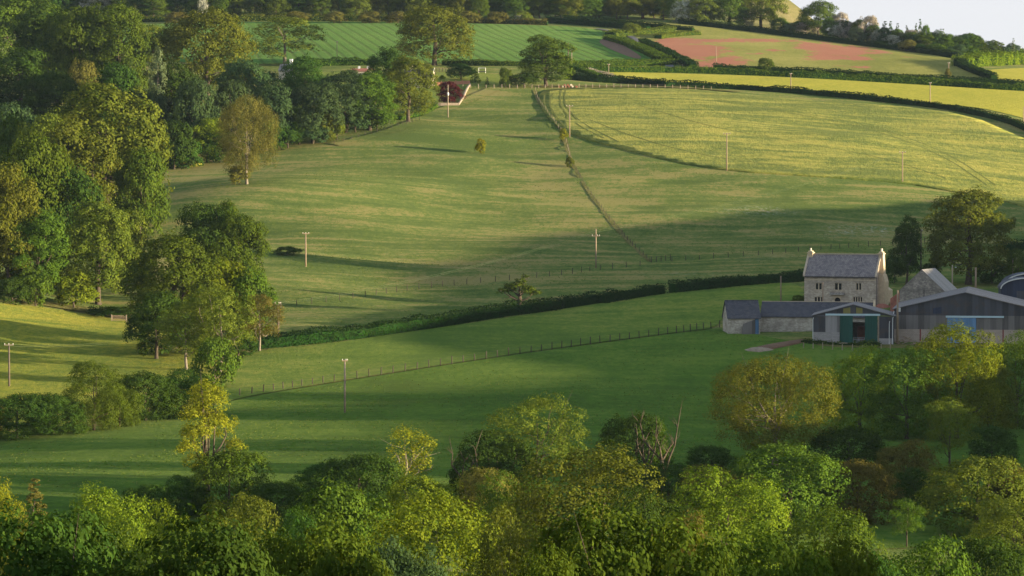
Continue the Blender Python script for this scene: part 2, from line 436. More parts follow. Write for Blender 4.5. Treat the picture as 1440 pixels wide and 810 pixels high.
GM = dict(
    pasture=grass_mat('pasture_grass', (0.034, 0.076, 0.014), (0.076, 0.116, 0.024), (0.190, 0.165, 0.058), (0.020, 0.085), daisies=True, streak=.85),
    meadow=grass_mat('lush_meadow_grass', (0.018, 0.066, 0.005), (0.036, 0.102, 0.008), (0.080, 0.140, 0.016), (0.024, 0.10), streak=.45),
    hay=grass_mat('hay_grass', (0.039, 0.0952, 0.011), (0.0732, 0.1318, 0.0159), (0.1464, 0.1769, 0.0317), (0.02, 0.08), streak=.5),
    crop=grass_mat('ripening_crop', (0.070, 0.106, 0.020), (0.152, 0.174, 0.032), (0.27, 0.252, 0.050), (0.016, 0.075), streak=.9, sheen=0.08, tint=(1.0, 0.95, 0.45), bump=1.0, fine=0.9),
    yellow=grass_mat('yellow_grass', (0.195, 0.215, 0.024), (0.28, 0.27, 0.034), (0.37, 0.335, 0.055), (0.012, 0.06), sheen=0.1, tint=(1, 0.9, 0.3), bump=0.8),
    clover=grass_mat('flowering_grass', (0.105, 0.120, 0.026), (0.175, 0.175, 0.042), (0.26, 0.235, 0.070), (0.014, 0.06), blossom=True, bump=0.6),
    cereal=grass_mat('young_cereal', (0.026, 0.110, 0.018), (0.046, 0.150, 0.024), (0.080, 0.180, 0.034), (0.008, 0.04), rows=(R(-8), 4.6, 0.8, (0.014, 0.050, 0.014)), bump=0.5),
    lawn=grass_mat('garden_lawn', (0.070, 0.120, 0.018), (0.115, 0.155, 0.024), (0.19, 0.195, 0.04), (0.03, 0.1), bump=0.5),
    sunlit_field=grass_mat('sunlit_field_grass', (0.085, 0.125, 0.014), (0.165, 0.180, 0.020), (0.29, 0.25, 0.03), (0.03, 0.1), bump=0.6, streak=.4),  # golden evening light put into the grass colour of the valley field
    rough=grass_mat('rough_grass', (0.056, 0.064, 0.0176), (0.096, 0.0896, 0.0288), (0.16, 0.136, 0.056), (0.05, 0.2), bump=0.6),
    hill=grass_mat('hill_turf', (0.085, 0.085, 0.030), (0.140, 0.125, 0.050), (0.22, 0.175, 0.090), (0.02, 0.07), bump=0.6),
    track=grass_mat('wheel_track_soil', (0.050, 0.070, 0.016), (0.075, 0.092, 0.022), (0.11, 0.115, 0.03), (0.05, 0.2)),
    lane=plain_mat('lane_asphalt', (0.09, 0.09, 0.095), 0.9, 0.2),
)

def chaikin(p, n=2, closed=False):
    p = [np.array(q, float) for q in p]
    for _ in range(n):
        o = [] if closed else [p[0]]
        for i in range(len(p) if closed else len(p) - 1):
            a, b = p[i], p[(i+1) % len(p)]
            o += [a*.75 + b*.25, a*.25 + b*.75]
        if not closed: o.append(p[-1])
        p = o
    return p

def pixpath(pts, step=8, smooth=2):
    """photo pixels along a line -> ground points"""
    p = chaikin(pts, smooth) if smooth else [np.array(q, float) for q in pts]
    out = []
    for a, b in zip(p[:-1], p[1:]):
        n = max(1, int(np.hypot(*(b - a)) / step))
        out += [a + (b - a) * i / n for i in range(n)]
    out.append(p[-1])
    return [hit(*q) for q in out]

def in_poly(px, py, poly):
    c = np.zeros(px.shape, bool); n = len(poly)
    for i in range(n):
        x1, y1 = poly[i][:2]; x2, y2 = poly[(i+1) % n][:2]
        if y1 == y2: continue
        k = ((y1 > py) != (y2 > py)) & (px < (x2 - x1) * (py - y1) / (y2 - y1) + x1)
        c ^= k
    return c

def bary_sheet(name, poly, mat, off, step, skirt=0.0, attr=None):
    poly = [p[:2] for p in poly]
    q = [poly[0]]
    for a in poly[1:]:
        if np.hypot(*(a - q[-1])) > 1.0: q.append(a)
    if np.hypot(*(q[0] - q[-1])) < 1.0: q.pop()
    poly = q
    P = np.array(poly)
    x0, y0 = P.min(0); x1, y1 = P.max(0)
    X, Y = np.meshgrid(np.arange(x0, x1, step), np.arange(y0, y1, step)); X, Y = X.ravel(), Y.ravel()
    k = in_poly(X, Y, poly); X, Y = X[k], Y[k]
    seg0, seg1 = P, np.roll(P, -1, 0)
    keep = np.ones(len(X), bool)
    for a, b in zip(seg0, seg1):
        ab = b - a; tt = np.clip(((X - a[0]) * ab[0] + (Y - a[1]) * ab[1]) / (ab @ ab), 0, 1)
        keep &= np.hypot(X - a[0] - tt * ab[0], Y - a[1] - tt * ab[1]) > step * 0.3
    X, Y = X[keep], Y[keep]
    pts = [Vector(p) for p in P] + [Vector((a, b)) for a, b in zip(X, Y)]
    r = delaunay_2d_cdt(pts, [], [list(range(len(P)))], 1, 1e-4)
    V = np.array([(v.x, v.y) for v in r[0]]); Z = gh(V[:, 0], V[:, 1]) + off
    T = [tuple(f) for f in r[2]]
    Vs = [(a, b, c) for (a, b), c in zip(V, Z)]
    Fs = []
    for f in T:
        a, b, c = (V[i] for i in f[:3])
        Fs.append(f if (b[0]-a[0])*(c[1]-a[1]) - (b[1]-a[1])*(c[0]-a[0]) > 0 else f[::-1])
    if skirt:
        cnt = {}
        for f in Fs:
            for i in range(len(f)):
                cnt[(f[i], f[(i+1) % len(f)])] = 1
        for (a, b) in list(cnt):
            if (b, a) not in cnt:
                n = len(Vs)
                Vs += [(Vs[a][0], Vs[a][1], Vs[a][2] - skirt), (Vs[b][0], Vs[b][1], Vs[b][2] - skirt)]
                Fs.append((a, n, n+1, b))
    o = link_mesh(name, Vs, Fs, mat, None, True)
    if attr:
        at = o.data.attributes.new(attr[0], 'FLOAT', 'POINT')
        A = np.array(Vs); at.data.foreach_set('value', attr[1](A).astype(np.float32))
    return structure(o)

def to_pix(A):
    """world points -> photo pixels (used to lay the flowers where they grow)"""
    x, y, z = A[:, 0], A[:, 1], A[:, 2]
    dep = y * CP + z * SP; up = -y * SP + z * CP
    return 720 + F * x / dep, 405 - F * up / dep

def ellipses(A, spots):
    px, py = to_pix(A); f = np.zeros(len(px))
    for (x, y, rx, ry, amp) in spots:
        f = np.maximum(f, amp * np.clip(1.25 - np.hypot((px - x) / rx, (py - y) / ry), 0, 1))
    return f

# ground
nx, ny = len(gx), len(gy)
gv = np.stack([MX.ravel(), MY.ravel(), GZ.ravel()], 1)
ii, jj = np.meshgrid(np.arange(nx - 1), np.arange(ny - 1)); b0 = (jj * nx + ii).ravel()
gme = np_mesh('ground', gv, np.stack([b0, b0 + 1, b0 + nx + 1, b0 + nx], 1), True,
              {'daisy': ('POINT', ellipses(np.where(gv[:, 1:2] > 300, gv, np.array([[0, 300, -42]])),
                 [(1060, 290, 90, 14, .9), (1170, 268, 90, 9, .9), (1210, 325, 70, 12, .8), (1060, 265, 60, 12, .6), (580, 352, 26, 7, .9), (865, 338, 30, 5, .9), (600, 210, 40, 8, .3), (1090, 365, 60, 8, .35), (980, 385, 80, 5, .3)]))})
g = bpy.data.objects.new('ground', gme); gme.materials.append(GM['pasture']); COL.objects.link(g); structure(g)
# far plain out to the horizon
far = link_mesh('terrain', [(-9000, 2300, 20), (9000, 2300, 20), (9000, 30000, 20), (-9000, 30000, 20)], [(0, 1, 2, 3)], GM['hill']); structure(far)

def field(name, pts, mat, off=0.12, step=5.0, skirt=0.0, attr=None, smooth=2):
    p = chaikin(pts, smooth, True) if smooth else [np.array(q, float) for q in pts]
    d = []
    for i in range(len(p)):
        a, b = p[i], p[(i+1) % len(p)]; n = max(1, int(np.hypot(*(b - a)) / 10))
        d += [a + (b - a) * k / n for k in range(n)]
    return bary_sheet(name, [hit(*q) for q in d], mat, off, step, skirt, attr)

field('meadow', [(-60,628),(0,616),(150,594),(280,577),(345,559),(500,534),(620,515),(740,497),(860,481),(960,468),(1012,462),(1060,470),(1110,480),(1150,486),(1240,488),(1350,486),(1500,486),(1520,640),(1500,760),(1100,780),(700,780),(300,780),(-60,780)], GM['meadow'], 0.10, 5)
field('hay_field', [(300,572),(310,540),(330,515),(352,494),(450,486),(560,470),(690,451),(820,431),(930,414),(1040,402),(1128,396),(1130,428),(1062,432),(1018,428),(1015,461),(960,467),(860,480),(740,496),(620,514),(500,533),(345,558)], GM['hay'], 0.16, 4)
field('valley_field', [(-60,424),(0,427),(60,432),(140,446),(235,458),(320,500),(330,545),(280,574),(150,590),(0,614),(-60,626)], GM['sunlit_field'], 0.10, 4)
field('crop_field', [(757,140),(760,131),(775,126),(870,124),(960,125),(1100,139),(1250,149),(1360,161),(1440,196),(1520,225),(1540,330),(1440,289),(1340,270),(1270,258),(1150,249),(1022,241),(950,229),(870,209),(805,191),(780,176),(764,158)], GM['crop'], 0.32, 4, 0.4, smooth=1)
field('yellow_field', [(846,104),(860,101.5),(960,104),(1100,108.5),(1300,120),(1440,129),(1500,131),(1520,190),(1440,166),(1370,150),(1280,144),(1180,134),(1100,127),(960,120),(900,113.5)], GM['yellow'], 0.15, 6, smooth=1)
field('flower_field', [(836,29),(900,28),(960,34),(1050,43),(1120,52),(1240,68),(1345,82),(1350,96),(1400,113),(1300,112),(1100,98),(1000,96.5),(950,92),(928,72),(890,50),(850,38)], GM['clover'], 0.15, 4, attr=('bloom', lambda A: ellipses(A, [
    (975,72,62,15,1.0),(940,62,40,10,1.0),(1020,86,40,9,.9),(1000,92,50,7,.9),(1040,57,120,3.5,.8),(960,58,40,6,.9),(1090,71,16,4,.8),(1065,75,14,3,.7),(1150,66,42,8,.95),(1185,72,55,10,1.0),(1165,80,40,6,.95),(1210,82,26,5,.9),(1235,74,22,5,.7),(1135,62,25,4,.8),(1200,95,30,3,.7),(1180,93,16,2.5,.6),(1280,80,22,2,.5),(1130,84,14,3,.4)])), smooth=1)
field('cereal_field', [(150,36),(340,31),(560,31),(720,35),(830,39),(866,50),(880,58),(910,72),(926,86),(800,89.5),(640,90),(450,89),(300,92),(180,80)], GM['cereal'], 0.2, 5)
field('far_field', [(1372,101),(1410,97),(1480,95),(1500,119),(1440,118),(1402,113)], GM['yellow'], 0.16, 5)
field('garden_ground', [(400,104),(480,101),(600,101),(720,104),(724,122),(648,124),(644,143),(600,149),(540,130),(440,116)], GM['lawn'], 0.14, 3)
field('flower_strip', [(232,235),(236,230),(282,229.5),(284,234)], GM['yellow'], 0.6, 3, 0.6, smooth=0)
field('soil_bank', [(1056,493),(1066,488),(1100,482),(1136,477),(1138,481),(1110,487),(1075,494)], M['soil'], 0.2, 2, 0.2)
field('yard', [(1138,483.5),(1180,486),(1258,485.5),(1350,483),(1460,482),(1460,488),(1350,490),(1250,490.5),(1160,489)], GM['rough'], 0.16, 2)
field('bare_patch', [(840,58),(858,52),(862,57),(880,66),(905,82),(895,84),(872,76),(850,66)], M['soil'], 0.24, 3)
field('hill_turf', [(1040,-30),(1120,-28),(1150,8),(1185,40),(1150,46),(1080,46),(1040,30)], GM['hill'], 0.3, 6)

def strip(name, pts, width, mat, off, step=6, smooth=2, wob=0.0):
    p = pixpath(pts, step, smooth); n = len(p); V, Fc = [], []
    for i, q in enumerate(p):
        d = p[min(i+1, n-1)][:2] - p[max(i-1, 0)][:2]; d = d / (np.hypot(*d) + 1e-9); s = np.array([-d[1], d[0]])
        w = width * (1 + wob * vnoise(np.array(q[0]/3), np.array(q[1]/3), 3))
        for k in (-.5, 0, .5):
            a = q[:2] + s * w * k; V.append((a[0], a[1], float(gh(a[0], a[1])) + off))
    for i in range(n - 1):
        for k in (0, 1): Fc.append((i*3+k, i*3+k+1, i*3+k+4, i*3+k+3))
    return structure(link_mesh(name, V, Fc, mat))

# tramlines pressed into the crop, the lane, the rough margins
for pts in ([(789,128),(787,140),(790,155),(812,178),(850,196)], [(795,128),(793,140),(797,154),(820,176),(870,201)],
            [(778,132),(772,142),(776,158),(796,182)], [(766,134),(765,146),(772,163),(786,180)],
            [(1010,141),(1090,154),(1220,176),(1330,214),(1400,262)], [(1003,142),(1085,156),(1212,178),(1322,217),(1388,262)],
            [(830,170),(880,190),(960,214),(1040,228),(1120,236)], [(900,150),(1000,180),(1110,200),(1240,222),(1330,252)]):
    strip('wheel_track', pts, 0.5, GM['track'], 0.36)
strip('lane', [(806,100),(840,101),(905,100),(946,98),(934,84),(908,66),(896,56),(875,47),(840,41)], 3.0, GM['lane'], 0.3)
strip('grass_margin', [(752,127),(756,142),(775,166),(794,192),(802,225),(822,262),(850,300),(885,342),(914,368)], 1.1, GM['rough'], 0.10, 6, 2, 0.5)
strip('grass_margin', [(-40,419),(30,424),(80,431),(130,438),(180,446),(230,452)], 5.0, GM['rough'], 0.25, 6, 2, 0.4)
strip('grass_margin', [(760,122.5),(850,121.5),(960,123),(1040,130)], 4.0, GM['rough'], 0.25, 6, 2, 0.4)
strip('grass_margin', [(700,123),(600,166),(540,188),(470,204)], 5.0, GM['pasture'], 0.2, 6, 2, 0.4)

# tussocks: upright tufts that catch the low sun, uncountable
def tussocks(name, n, poly, size, mat, seed):
    rng = np.random.default_rng(seed); P = np.array([hit(*q)[:2] for q in poly])
    X = rng.uniform(P[:, 0].min(), P[:, 0].max(), n); Y = rng.uniform(P[:, 1].min(), P[:, 1].max(), n)
    k = in_poly(X, Y, [tuple(p) for p in P]) & (vnoise(X / 14, Y / 22, seed) + .6 * vnoise(X / 4, Y / 6, seed + 1) > rng.uniform(-.9, .9, n)); X, Y = X[k], Y[k]
    n = len(X); a = rng.uniform(0, 6.283, n); s = size * rng.uniform(.5, 1.5, n); h = s * rng.uniform(.5, 1.1, n)
    dx, dy = np.cos(a) * s, np.sin(a) * s; Z = gh(X, Y) + .1; lx, ly = rng.normal(0, .3, n) * s, rng.normal(0, .3, n) * s
    V = np.stack([np.stack([X - dx, Y - dy, Z], 1), np.stack([X + dx, Y + dy, Z], 1), np.stack([X + dx * .5 + lx, Y + dy * .5 + ly, Z + h], 1), np.stack([X - dx * .6 + lx, Y - dy * .6 + ly, Z + h * .9], 1)], 1).reshape(-1, 3)
    me = np_mesh(name, V, np.arange(n * 4).reshape(n, 4), False, {'tint': ('FACE', rng.uniform(0, 1, n))})
    o = bpy.data.objects.new(name, me); me.materials.append(mat); COL.objects.link(o); o['kind'] = 'stuff'; return o
tt = NT('tussock_blades'); tc_ = tt.mix(tt.attr('tint'), (0.060, 0.110, 0.018), (0.150, 0.180, 0.040))
td = tt.n('ShaderNodeBsdfDiffuse'); tt.l(tc_, td.inputs['Color']); tl_ = tt.n('ShaderNodeBsdfTranslucent'); tt.l(tc_, tl_.inputs['Color'])
tm_ = tt.n('ShaderNodeMixShader'); tm_.inputs[0].default_value = .45; tt.l(td.outputs[0], tm_.inputs[1]); tt.l(tl_.outputs[0], tm_.inputs[2]); tt.l(tm_.outputs[0], tt.out.inputs['Surface'])
tussocks('grass_tufts', 130000, [(230,245),(340,262),(620,170),(650,130),(755,130),(800,195),(1020,246),(1440,292),(1440,340),(1130,390),(930,410),(730,436),(560,464),(395,476),(380,380),(300,300)], .10, tt.m, 5)
tussocks('grass_tufts', 90000, [(-40,625),(280,580),(500,536),(740,499),(1010,464),(1140,486),(1440,488),(1440,700),(1100,720),(600,700),(-40,700)], .09, tt.m, 6)
tussocks('grass_tufts', 24000, [(350,540),(360,496),(560,471),(820,433),(1125,400),(1010,458),(740,495),(500,532)], .09, tt.m, 7)

# ------------------------------------------------------------------ camera, sky, sun, air
cam = bpy.data.cameras.new('camera'); cam.lens = 36.0 * F / 1440.0; cam.sensor_width = 36.0; cam.clip_start = 1.0; cam.clip_end = 40000
co = bpy.data.objects.new('camera', cam); COL.objects.link(co); co.rotation_euler = (R(90) + PITCH, 0, 0); SC.camera = co
SUN_EL, SUN_AZ = R(4.6), R(17.0)      # azimuth: degrees towards the viewer from due right
sv = Vector((math.cos(SUN_EL) * math.cos(SUN_AZ), -math.cos(SUN_EL) * math.sin(SUN_AZ), math.sin(SUN_EL)))
sl = bpy.data.lights.new('sun', 'SUN'); sl.energy = 3.6; sl.angle = R(0.5); sl.color = (1.0, 0.82, 0.53)
so = bpy.data.objects.new('sun', sl); COL.objects.link(so); so.rotation_euler = sv.to_track_quat('Z', 'Y').to_euler()
w = bpy.data.worlds.new('World'); SC.world = w; w.use_nodes = True
nt = w.node_tree; bg = nt.nodes['Background']
sk = nt.nodes.new('ShaderNodeTexSky'); sk.sky_type = 'NISHITA'; sk.sun_disc = False; sk.sun_elevation = SUN_EL; sk.sun_rotation = R(90) + SUN_AZ
sk.air_density = 0.8; sk.dust_density = 0.1; sk.ozone_density = 1.6; sk.altitude = 100
hs_ = nt.nodes.new('ShaderNodeHueSaturation'); hs_.inputs['Saturation'].default_value = 0.62
nt.links.new(sk.outputs[0], hs_.inputs['Color']); cap = nt.nodes.new('ShaderNodeMix'); cap.data_type = 'RGBA'; cap.blend_type = 'DARKEN'; cap.inputs[0].default_value = 1.0; cap.inputs[7].default_value = (1.19, 1.21, 1.25, 1)   # sky colour capped to hold down the horizon glow
nt.links.new(hs_.outputs[0], cap.inputs[6]); nt.links.new(cap.outputs[2], bg.inputs[0]); bg.inputs[1].default_value = 0.15
SC.view_settings.view_transform = 'Standard'; SC.view_settings.look = 'None'; SC.view_settings.exposure = 2.25; SC.view_settings.gamma = 1.0
try: SC.view_settings.use_curve_mapping = False
except Exception: pass

HAZE = True
if HAZE:
    hb = MB().box(-465, 465, -65, 2365, -62, 175).build('haze', None)
    t = NT('evening_haze'); pv = t.n('ShaderNodeVolumePrincipled'); pv.inputs['Color'].default_value = (0.55, 0.72, 1.0, 1)
    pv.inputs['Density'].default_value = 0.00002; pv.inputs['Anisotropy'].default_value = 0.2
    t.l(pv.outputs[0], t.out.inputs['Volume']); hb.data.materials.append(t.m); hb['kind'] = 'stuff'
cy = SC.cycles
cy.max_bounces = 6; cy.diffuse_bounces = 3; cy.transmission_bounces = 3; cy.transparent_max_bounces = 4; cy.volume_bounces = 0
cy.use_denoising = True
try: cy.denoising_prefilter = 'ACCURATE'; cy.denoising_input_passes = 'RGB_ALBEDO_NORMAL'
except Exception: pass
try: cy.denoiser = 'OPENIMAGEDENOISE'
except Exception: pass
# ------------------------------------------------------------------ trees
def unit(v): return v / (np.linalg.norm(v, axis=-1, keepdims=True) + 1e-9)
def rdir(rng, n): return unit(rng.normal(size=(n, 3)))

LEAFV = np.array([(-.5, 0, 0), (0, -.36, .06), (.55, 0, 0), (0, .36, .06)])
def leaf_faces(rng, pos, nrm, size):
    """one small folded diamond per leaf spray"""
    n = len(pos)
    t = unit(np.cross(nrm, rdir(rng, n))); b = np.cross(nrm, t)
    V = pos[:, None] + size[:, None, None] * (LEAFV[None, :, 0:1] * t[:, None] + LEAFV[None, :, 1:2] * b[:, None] + LEAFV[None, :, 2:3] * nrm[:, None])
    K = np.arange(n * 4).reshape(n, 4)
    return V.reshape(-1, 3), K

def crown(name, lobes, leaf, n, seed, cr, per=26, low=-0.35, fill=0.16, core=0.82, sprig=0.12, flat=0.75):
    rng = np.random.default_rng(seed)
    L = np.array(lobes, float); c, r = L[:, :3], L[:, 3:6]
    area = (r[:, 0] * r[:, 1] + r[:, 0] * r[:, 2] + r[:, 1] * r[:, 2]); area /= area.sum()
    nc = max(6, n // per)
    k = rng.choice(len(L), size=nc * 4, p=area)
    d = rdir(rng, nc * 4); d[:, 2] = np.where(d[:, 2] < low, -d[:, 2] * 0.5, d[:, 2]); d = unit(d)
    rad = rng.uniform(0.80, 1.04, nc * 4); rad = np.where(rng.random(nc * 4) < sprig, rng.uniform(1.02, 1.18, nc * 4), rad)
    rad = np.where(rng.random(nc * 4) < fill, rng.uniform(0.35, 0.8, nc * 4), rad)
    P = c[k] + r[k] * d * rad[:, None]
    q = np.sqrt((((P[:, None] - c[None]) / r[None]) ** 2).sum(-1)); q[np.arange(len(k)), k] = 9
    ok = (q.min(1) > core) | (rng.random(len(k)) < 0.05)
    P, d, k = P[ok][:nc], d[ok][:nc], k[ok][:nc]
    d = unit(d / r[k] * r[k].mean(1, keepdims=True))
    nc = len(P)
    csz = cr * rng.uniform(0.55, 1.35, nc); ctint = rng.uniform(-0.22, 0.22, nc)
    m = np.maximum(4, (per * (csz / cr) ** 1.6).astype(int)); idx = np.repeat(np.arange(nc), m); n = len(idx)
    ld = unit(rdir(rng, n) + 0.55 * d[idx] + np.array([0, 0, 0.18]))
    pos = P[idx] + ld * (csz[idx] * rng.uniform(0.45, 1.05, n))[:, None] * np.array([1, 1, flat])
    nrm = unit(0.85 * ld + 0.55 * d[idx] + 0.5 * rdir(rng, n) + np.array([0, 0, 0.12]))
    V, K = leaf_faces(rng, pos, nrm, leaf * rng.uniform(0.6, 1.35, n))
    tint = np.clip(0.45 + ctint[idx] + rng.normal(0, 0.13, n), 0, 1)
    return np_mesh(name, V, K, False, {'tint': ('FACE', tint)})

def limbs(name, H, r0, ends, seed, split=0.22, twigs=0, sink=0.8, lean=(0, 0)):
    rng = np.random.default_rng(seed + 77); mb = MB()
    top = np.array([lean[0], lean[1], H * 0.72])
    def tp(u): return np.array([lean[0] * u ** 1.5, lean[1] * u ** 1.5, top[2] * u])
    ts = [-sink / top[2], 0, .06, .25, .5, .75, 1]; jit = [(0, 0)] * 3 + [tuple(rng.normal(0, r0 * .45, 2)) for _ in range(4)]
    pts = [tp(max(u, 0)) + np.array([j[0], j[1], min(u, 0) * top[2]]) for u, j in zip(ts, jit)]
    mb.tube(pts, [r0 * 1.6, r0 * 1.35, r0 * 1.05, r0 * .9, r0 * .68, r0 * .42, r0 * .12], 8)
    for e in ends:
        e = np.array(e[:3], float); u = np.clip(rng.uniform(split, 0.62), 0, min(.9, max(.15, e[2] / top[2] * .8)))
        a = tp(u); mid = a * .5 + e * .5 + np.array([0, 0, -0.06 * H * rng.random()]) + rng.normal(0, .03 * H, 3)
        rr = r0 * rng.uniform(.32, .5)
        P = [a, a * .6 + mid * .4 + rng.normal(0, .01 * H, 3), mid, mid * .45 + e * .55 + rng.normal(0, .015 * H, 3), e]
        mb.tube(P, [rr, rr * .82, rr * .62, rr * .4, rr * .1], 6)
        for _ in range(twigs):
            s = P[rng.integers(1, 4)]; q = s + (e - a) * rng.uniform(.2, .5) + rng.normal(0, .09 * H, 3)
            mb.tube([s, s * .5 + q * .5 + rng.normal(0, .02 * H, 3), q], [rr * .4, rr * .26, rr * .06], 5)
    me = bpy.data.meshes.new(name); me.from_pydata(mb.V, [], mb.F); me.shade_smooth(); me.update()
    return me

PROTO = {}
def proto(key, lobes, H, W, leaf, n, cr, seed, trunk_r, split=0.2, twigs=0, name='broadleaf_tree', bark=None, nl=8, **kw):
    cm = crown(key + '_crown', lobes, leaf, n, seed, cr, **kw)
    rng = np.random.default_rng(seed)
    ends = [tuple(np.array(l[:3]) + np.array(l[3:6]) * rng.uniform(-.3, .55, 3)) for l in lobes]
    if len(ends) > nl: ends = [ends[i] for i in np.linspace(0, len(ends) - 1, nl).astype(int)]
    tm = limbs(key + '_trunk', H, trunk_r, ends, seed, split, twigs)
    PROTO[key] = dict(crown=cm, trunk=tm, H=H, W=W, name=name, bark=bark or BARK)

def lobes_round(rng, H, W, zlo, nl, main=0.62, lr=(0.2, 0.32)):
    """a main mass with lobes bulging out of it"""
    zc, hz, hx = (H * 0.97 + zlo) / 2, (H - zlo) / 2, W / 2
    L = [(0, 0, zc, hx * main, hx * main, hz * (main + .14))]
    for i in range(nl):
        a = 2 * math.pi * (i * 0.618 + rng.random() * .25); u = -0.75 + 1.6 * ((i + .5) / nl) + rng.uniform(-.1, .1)
        u = min(.82, u); rr = math.sqrt(max(0, 1 - (abs(u)) ** 2.6)); s = rng.uniform(*lr) * W; d = (hx - s * .85) * rr
        L.append((d * math.cos(a), d * math.sin(a), zc + u * (hz - s * .55), s, s, s * rng.uniform(.75, 1.0)))
    L.append((rng.normal(0, .08) * W, rng.normal(0, .08) * W, H - .17 * W, .22 * W, .22 * W, .16 * W))
    return L

def make_protos():
    rg = np.random.default_rng
    # distant crowns (leaf sprays of about 0.4 m), medium crowns, close crowns
    for j in range(3):
        proto(f'oak{j}', lobes_round(rg(10+j), 16, 15, -.6, 13), 16, 15, .38, 21000, 1.15, 10+j, .48)
        proto(f'round{j}', lobes_round(rg(20+j), 11, 10, -.8, 9, .66), 11, 10, .34, 13000, .95, 20+j, .3)
        proto(f'bush{j}', lobes_round(rg(30+j), 5, 6, -.8, 7, .7), 5, 6, .28, 5200, .7, 30+j, .14, name='shrub')
    for j in range(2):
        proto(f'dome{j}', lobes_round(rg(40+j), 19, 15, -.4, 16, .84, (.15, .22)), 19, 15, .38, 24000, 1.1, 40+j, .55, low=-.5, fill=.1)
        proto(f'tall{j}', lobes_round(rg(50+j), 19, 10.5, -.6, 13, .6, (.2, .3)), 19, 10.5, .37, 18000, 1.05, 50+j, .4)
    for j in range(2):
        L = lobes_round(rg(60+j), 17, 13, 1.5, 16, .35, (.14, .21))
        L[0] = (.6, 0, 9.5, 3.4, 3.2, 4.6)
        proto(f'open{j}', L, 17, 13, .32, 11500, 1.0, 60+j, .3, .25, 2, nl=7, bark=BARKP, fill=.25, per=18, sprig=.2)
    L = [(0, 0, z, 2.1 * math.sin(min(1, (z + 1) / 6) * 1.57) * (1 - (z / 19) ** 2.2) + .35, 2.1 * (1 - (z / 19) ** 2.2) + .35, 2.2) for z in range(2, 18, 2)]
    proto('spire', L, 18.5, 5.2, .36, 5200, .6, 70, .25, .2, name='poplar_tree', flat=1.3)
    L = [(0, 0, z, 2.9 * (1 - z / 15) + .3, 2.9 * (1 - z / 15) + .3, 1.0) for z in range(1, 14, 1)]
    proto('cone', L, 14, 6, .34, 4600, .5, 71, .2, .2, name='conifer_tree', flat=.6)
    # middle distance, finer
    for j in range(3):
        proto(f'mid{j}', lobes_round(rg(80+j), 12, 11, -1.0, 13, .62, (.17, .28)), 12, 11, .20, 27000, .75, 80+j, .26, low=-.8)
        proto(f'mbush{j}', lobes_round(rg(90+j), 6, 7.5, -.6, 9, .68, (.18, .3)), 6, 7.5, .17, 19000, .55, 90+j, .16, name='shrub', low=-.8)
    for j in range(2):
        L = lobes_round(rg(100+j), 13, 11, 2.0, 14, .35, (.11, .18))
        L[0] = (.3, 0, 7.2, 3.1, 3.0, 4.0)
        proto(f'airy{j}', L, 13, 11, .20, 13000, .7, 100+j, .22, .25, 2, bark=BARK, nl=6, fill=.3, per=16, sprig=.25)
    proto('birchy', lobes_round(rg(110), 16, 14, -.4, 18, .66, (.14, .22)), 16, 14, .19, 44000, .8, 110, .3, .15, 3, bark=BARKP, low=-.6, flat=1.1, sprig=.25)
    # an old half-bare tree: limbs carry separate tufts
    rng = rg(120); L = []
    for a, z, d, s in [(2.9,7.6,4.2,.9),(3.3,9.2,3.6,1.0),(2.6,10.4,2.3,1.2),(0.3,9.8,2.8,1.3),(-.1,11.6,2.2,1.3),(.8,12.8,1.4,1.4),(1.8,13.6,.6,1.5),(3.0,12.6,1.4,1.3),(0.0,7.9,3.4,1.1),(-.5,13.6,1.0,1.1),(4.5,11.4,1.6,1.3),(1.4,10.6,1.6,1.4),(.2,14.6,.8,1.0),(3.2,6.2,3.9,.6),(.1,6.2,2.2,1.1),(5.3,9.0,1.8,1.2)]:
        L.append((d * math.cos(a), d * math.sin(a) * .8, z, s * 1.15, s * 1.15, s))
    proto('veteran', L, 15.6, 11.5, .20, 11000, .55, 120, .42, .3, 2, nl=7, fill=.35, per=16, sprig=.3)
    L = [(rng.normal(0, 1.1), rng.normal(0, 1.1), z, .75, .75, 1.2) for z in np.linspace(4.5, 9.6, 12)]
    proto('weeping', L, 10.5, 6, .17, 4200, .45, 121, .2, .35, 4, bark=BARKP, fill=.3, per=14, sprig=.3, flat=1.6, low=-.8)
    L = [(0.5, 0, 4.4, 1.3, 1.2, .8), (-1.2, .3, 3.9, 1.0, 1.0, .6), (1.6, -.2, 3.8, 1.0, 1.0, .6), (-.3, 0, 5.3, .7, .7, .7), (-2.2, 0, 3.4, .7, .7, .4), (2.2, 0, 3.6, .6, .6, .5), (-.9,0,5.9,.5,.5,.5)]
    proto('gnarled', L, 6.4, 6.4, .24, 2600, .4, 122, .36, .4, 2, fill=.3, per=16)
    # near crowns whose single leaves can be made out
    for j in range(3):
        proto(f'near{j}', lobes_round(rg(130+j), 9, 9, 1.0, 16, .6, (.12, .2)), 9, 9, .155, 42000, .42, 130+j, .2, .2, 3, low=-.2, per=30, sprig=.3)

make_protos()

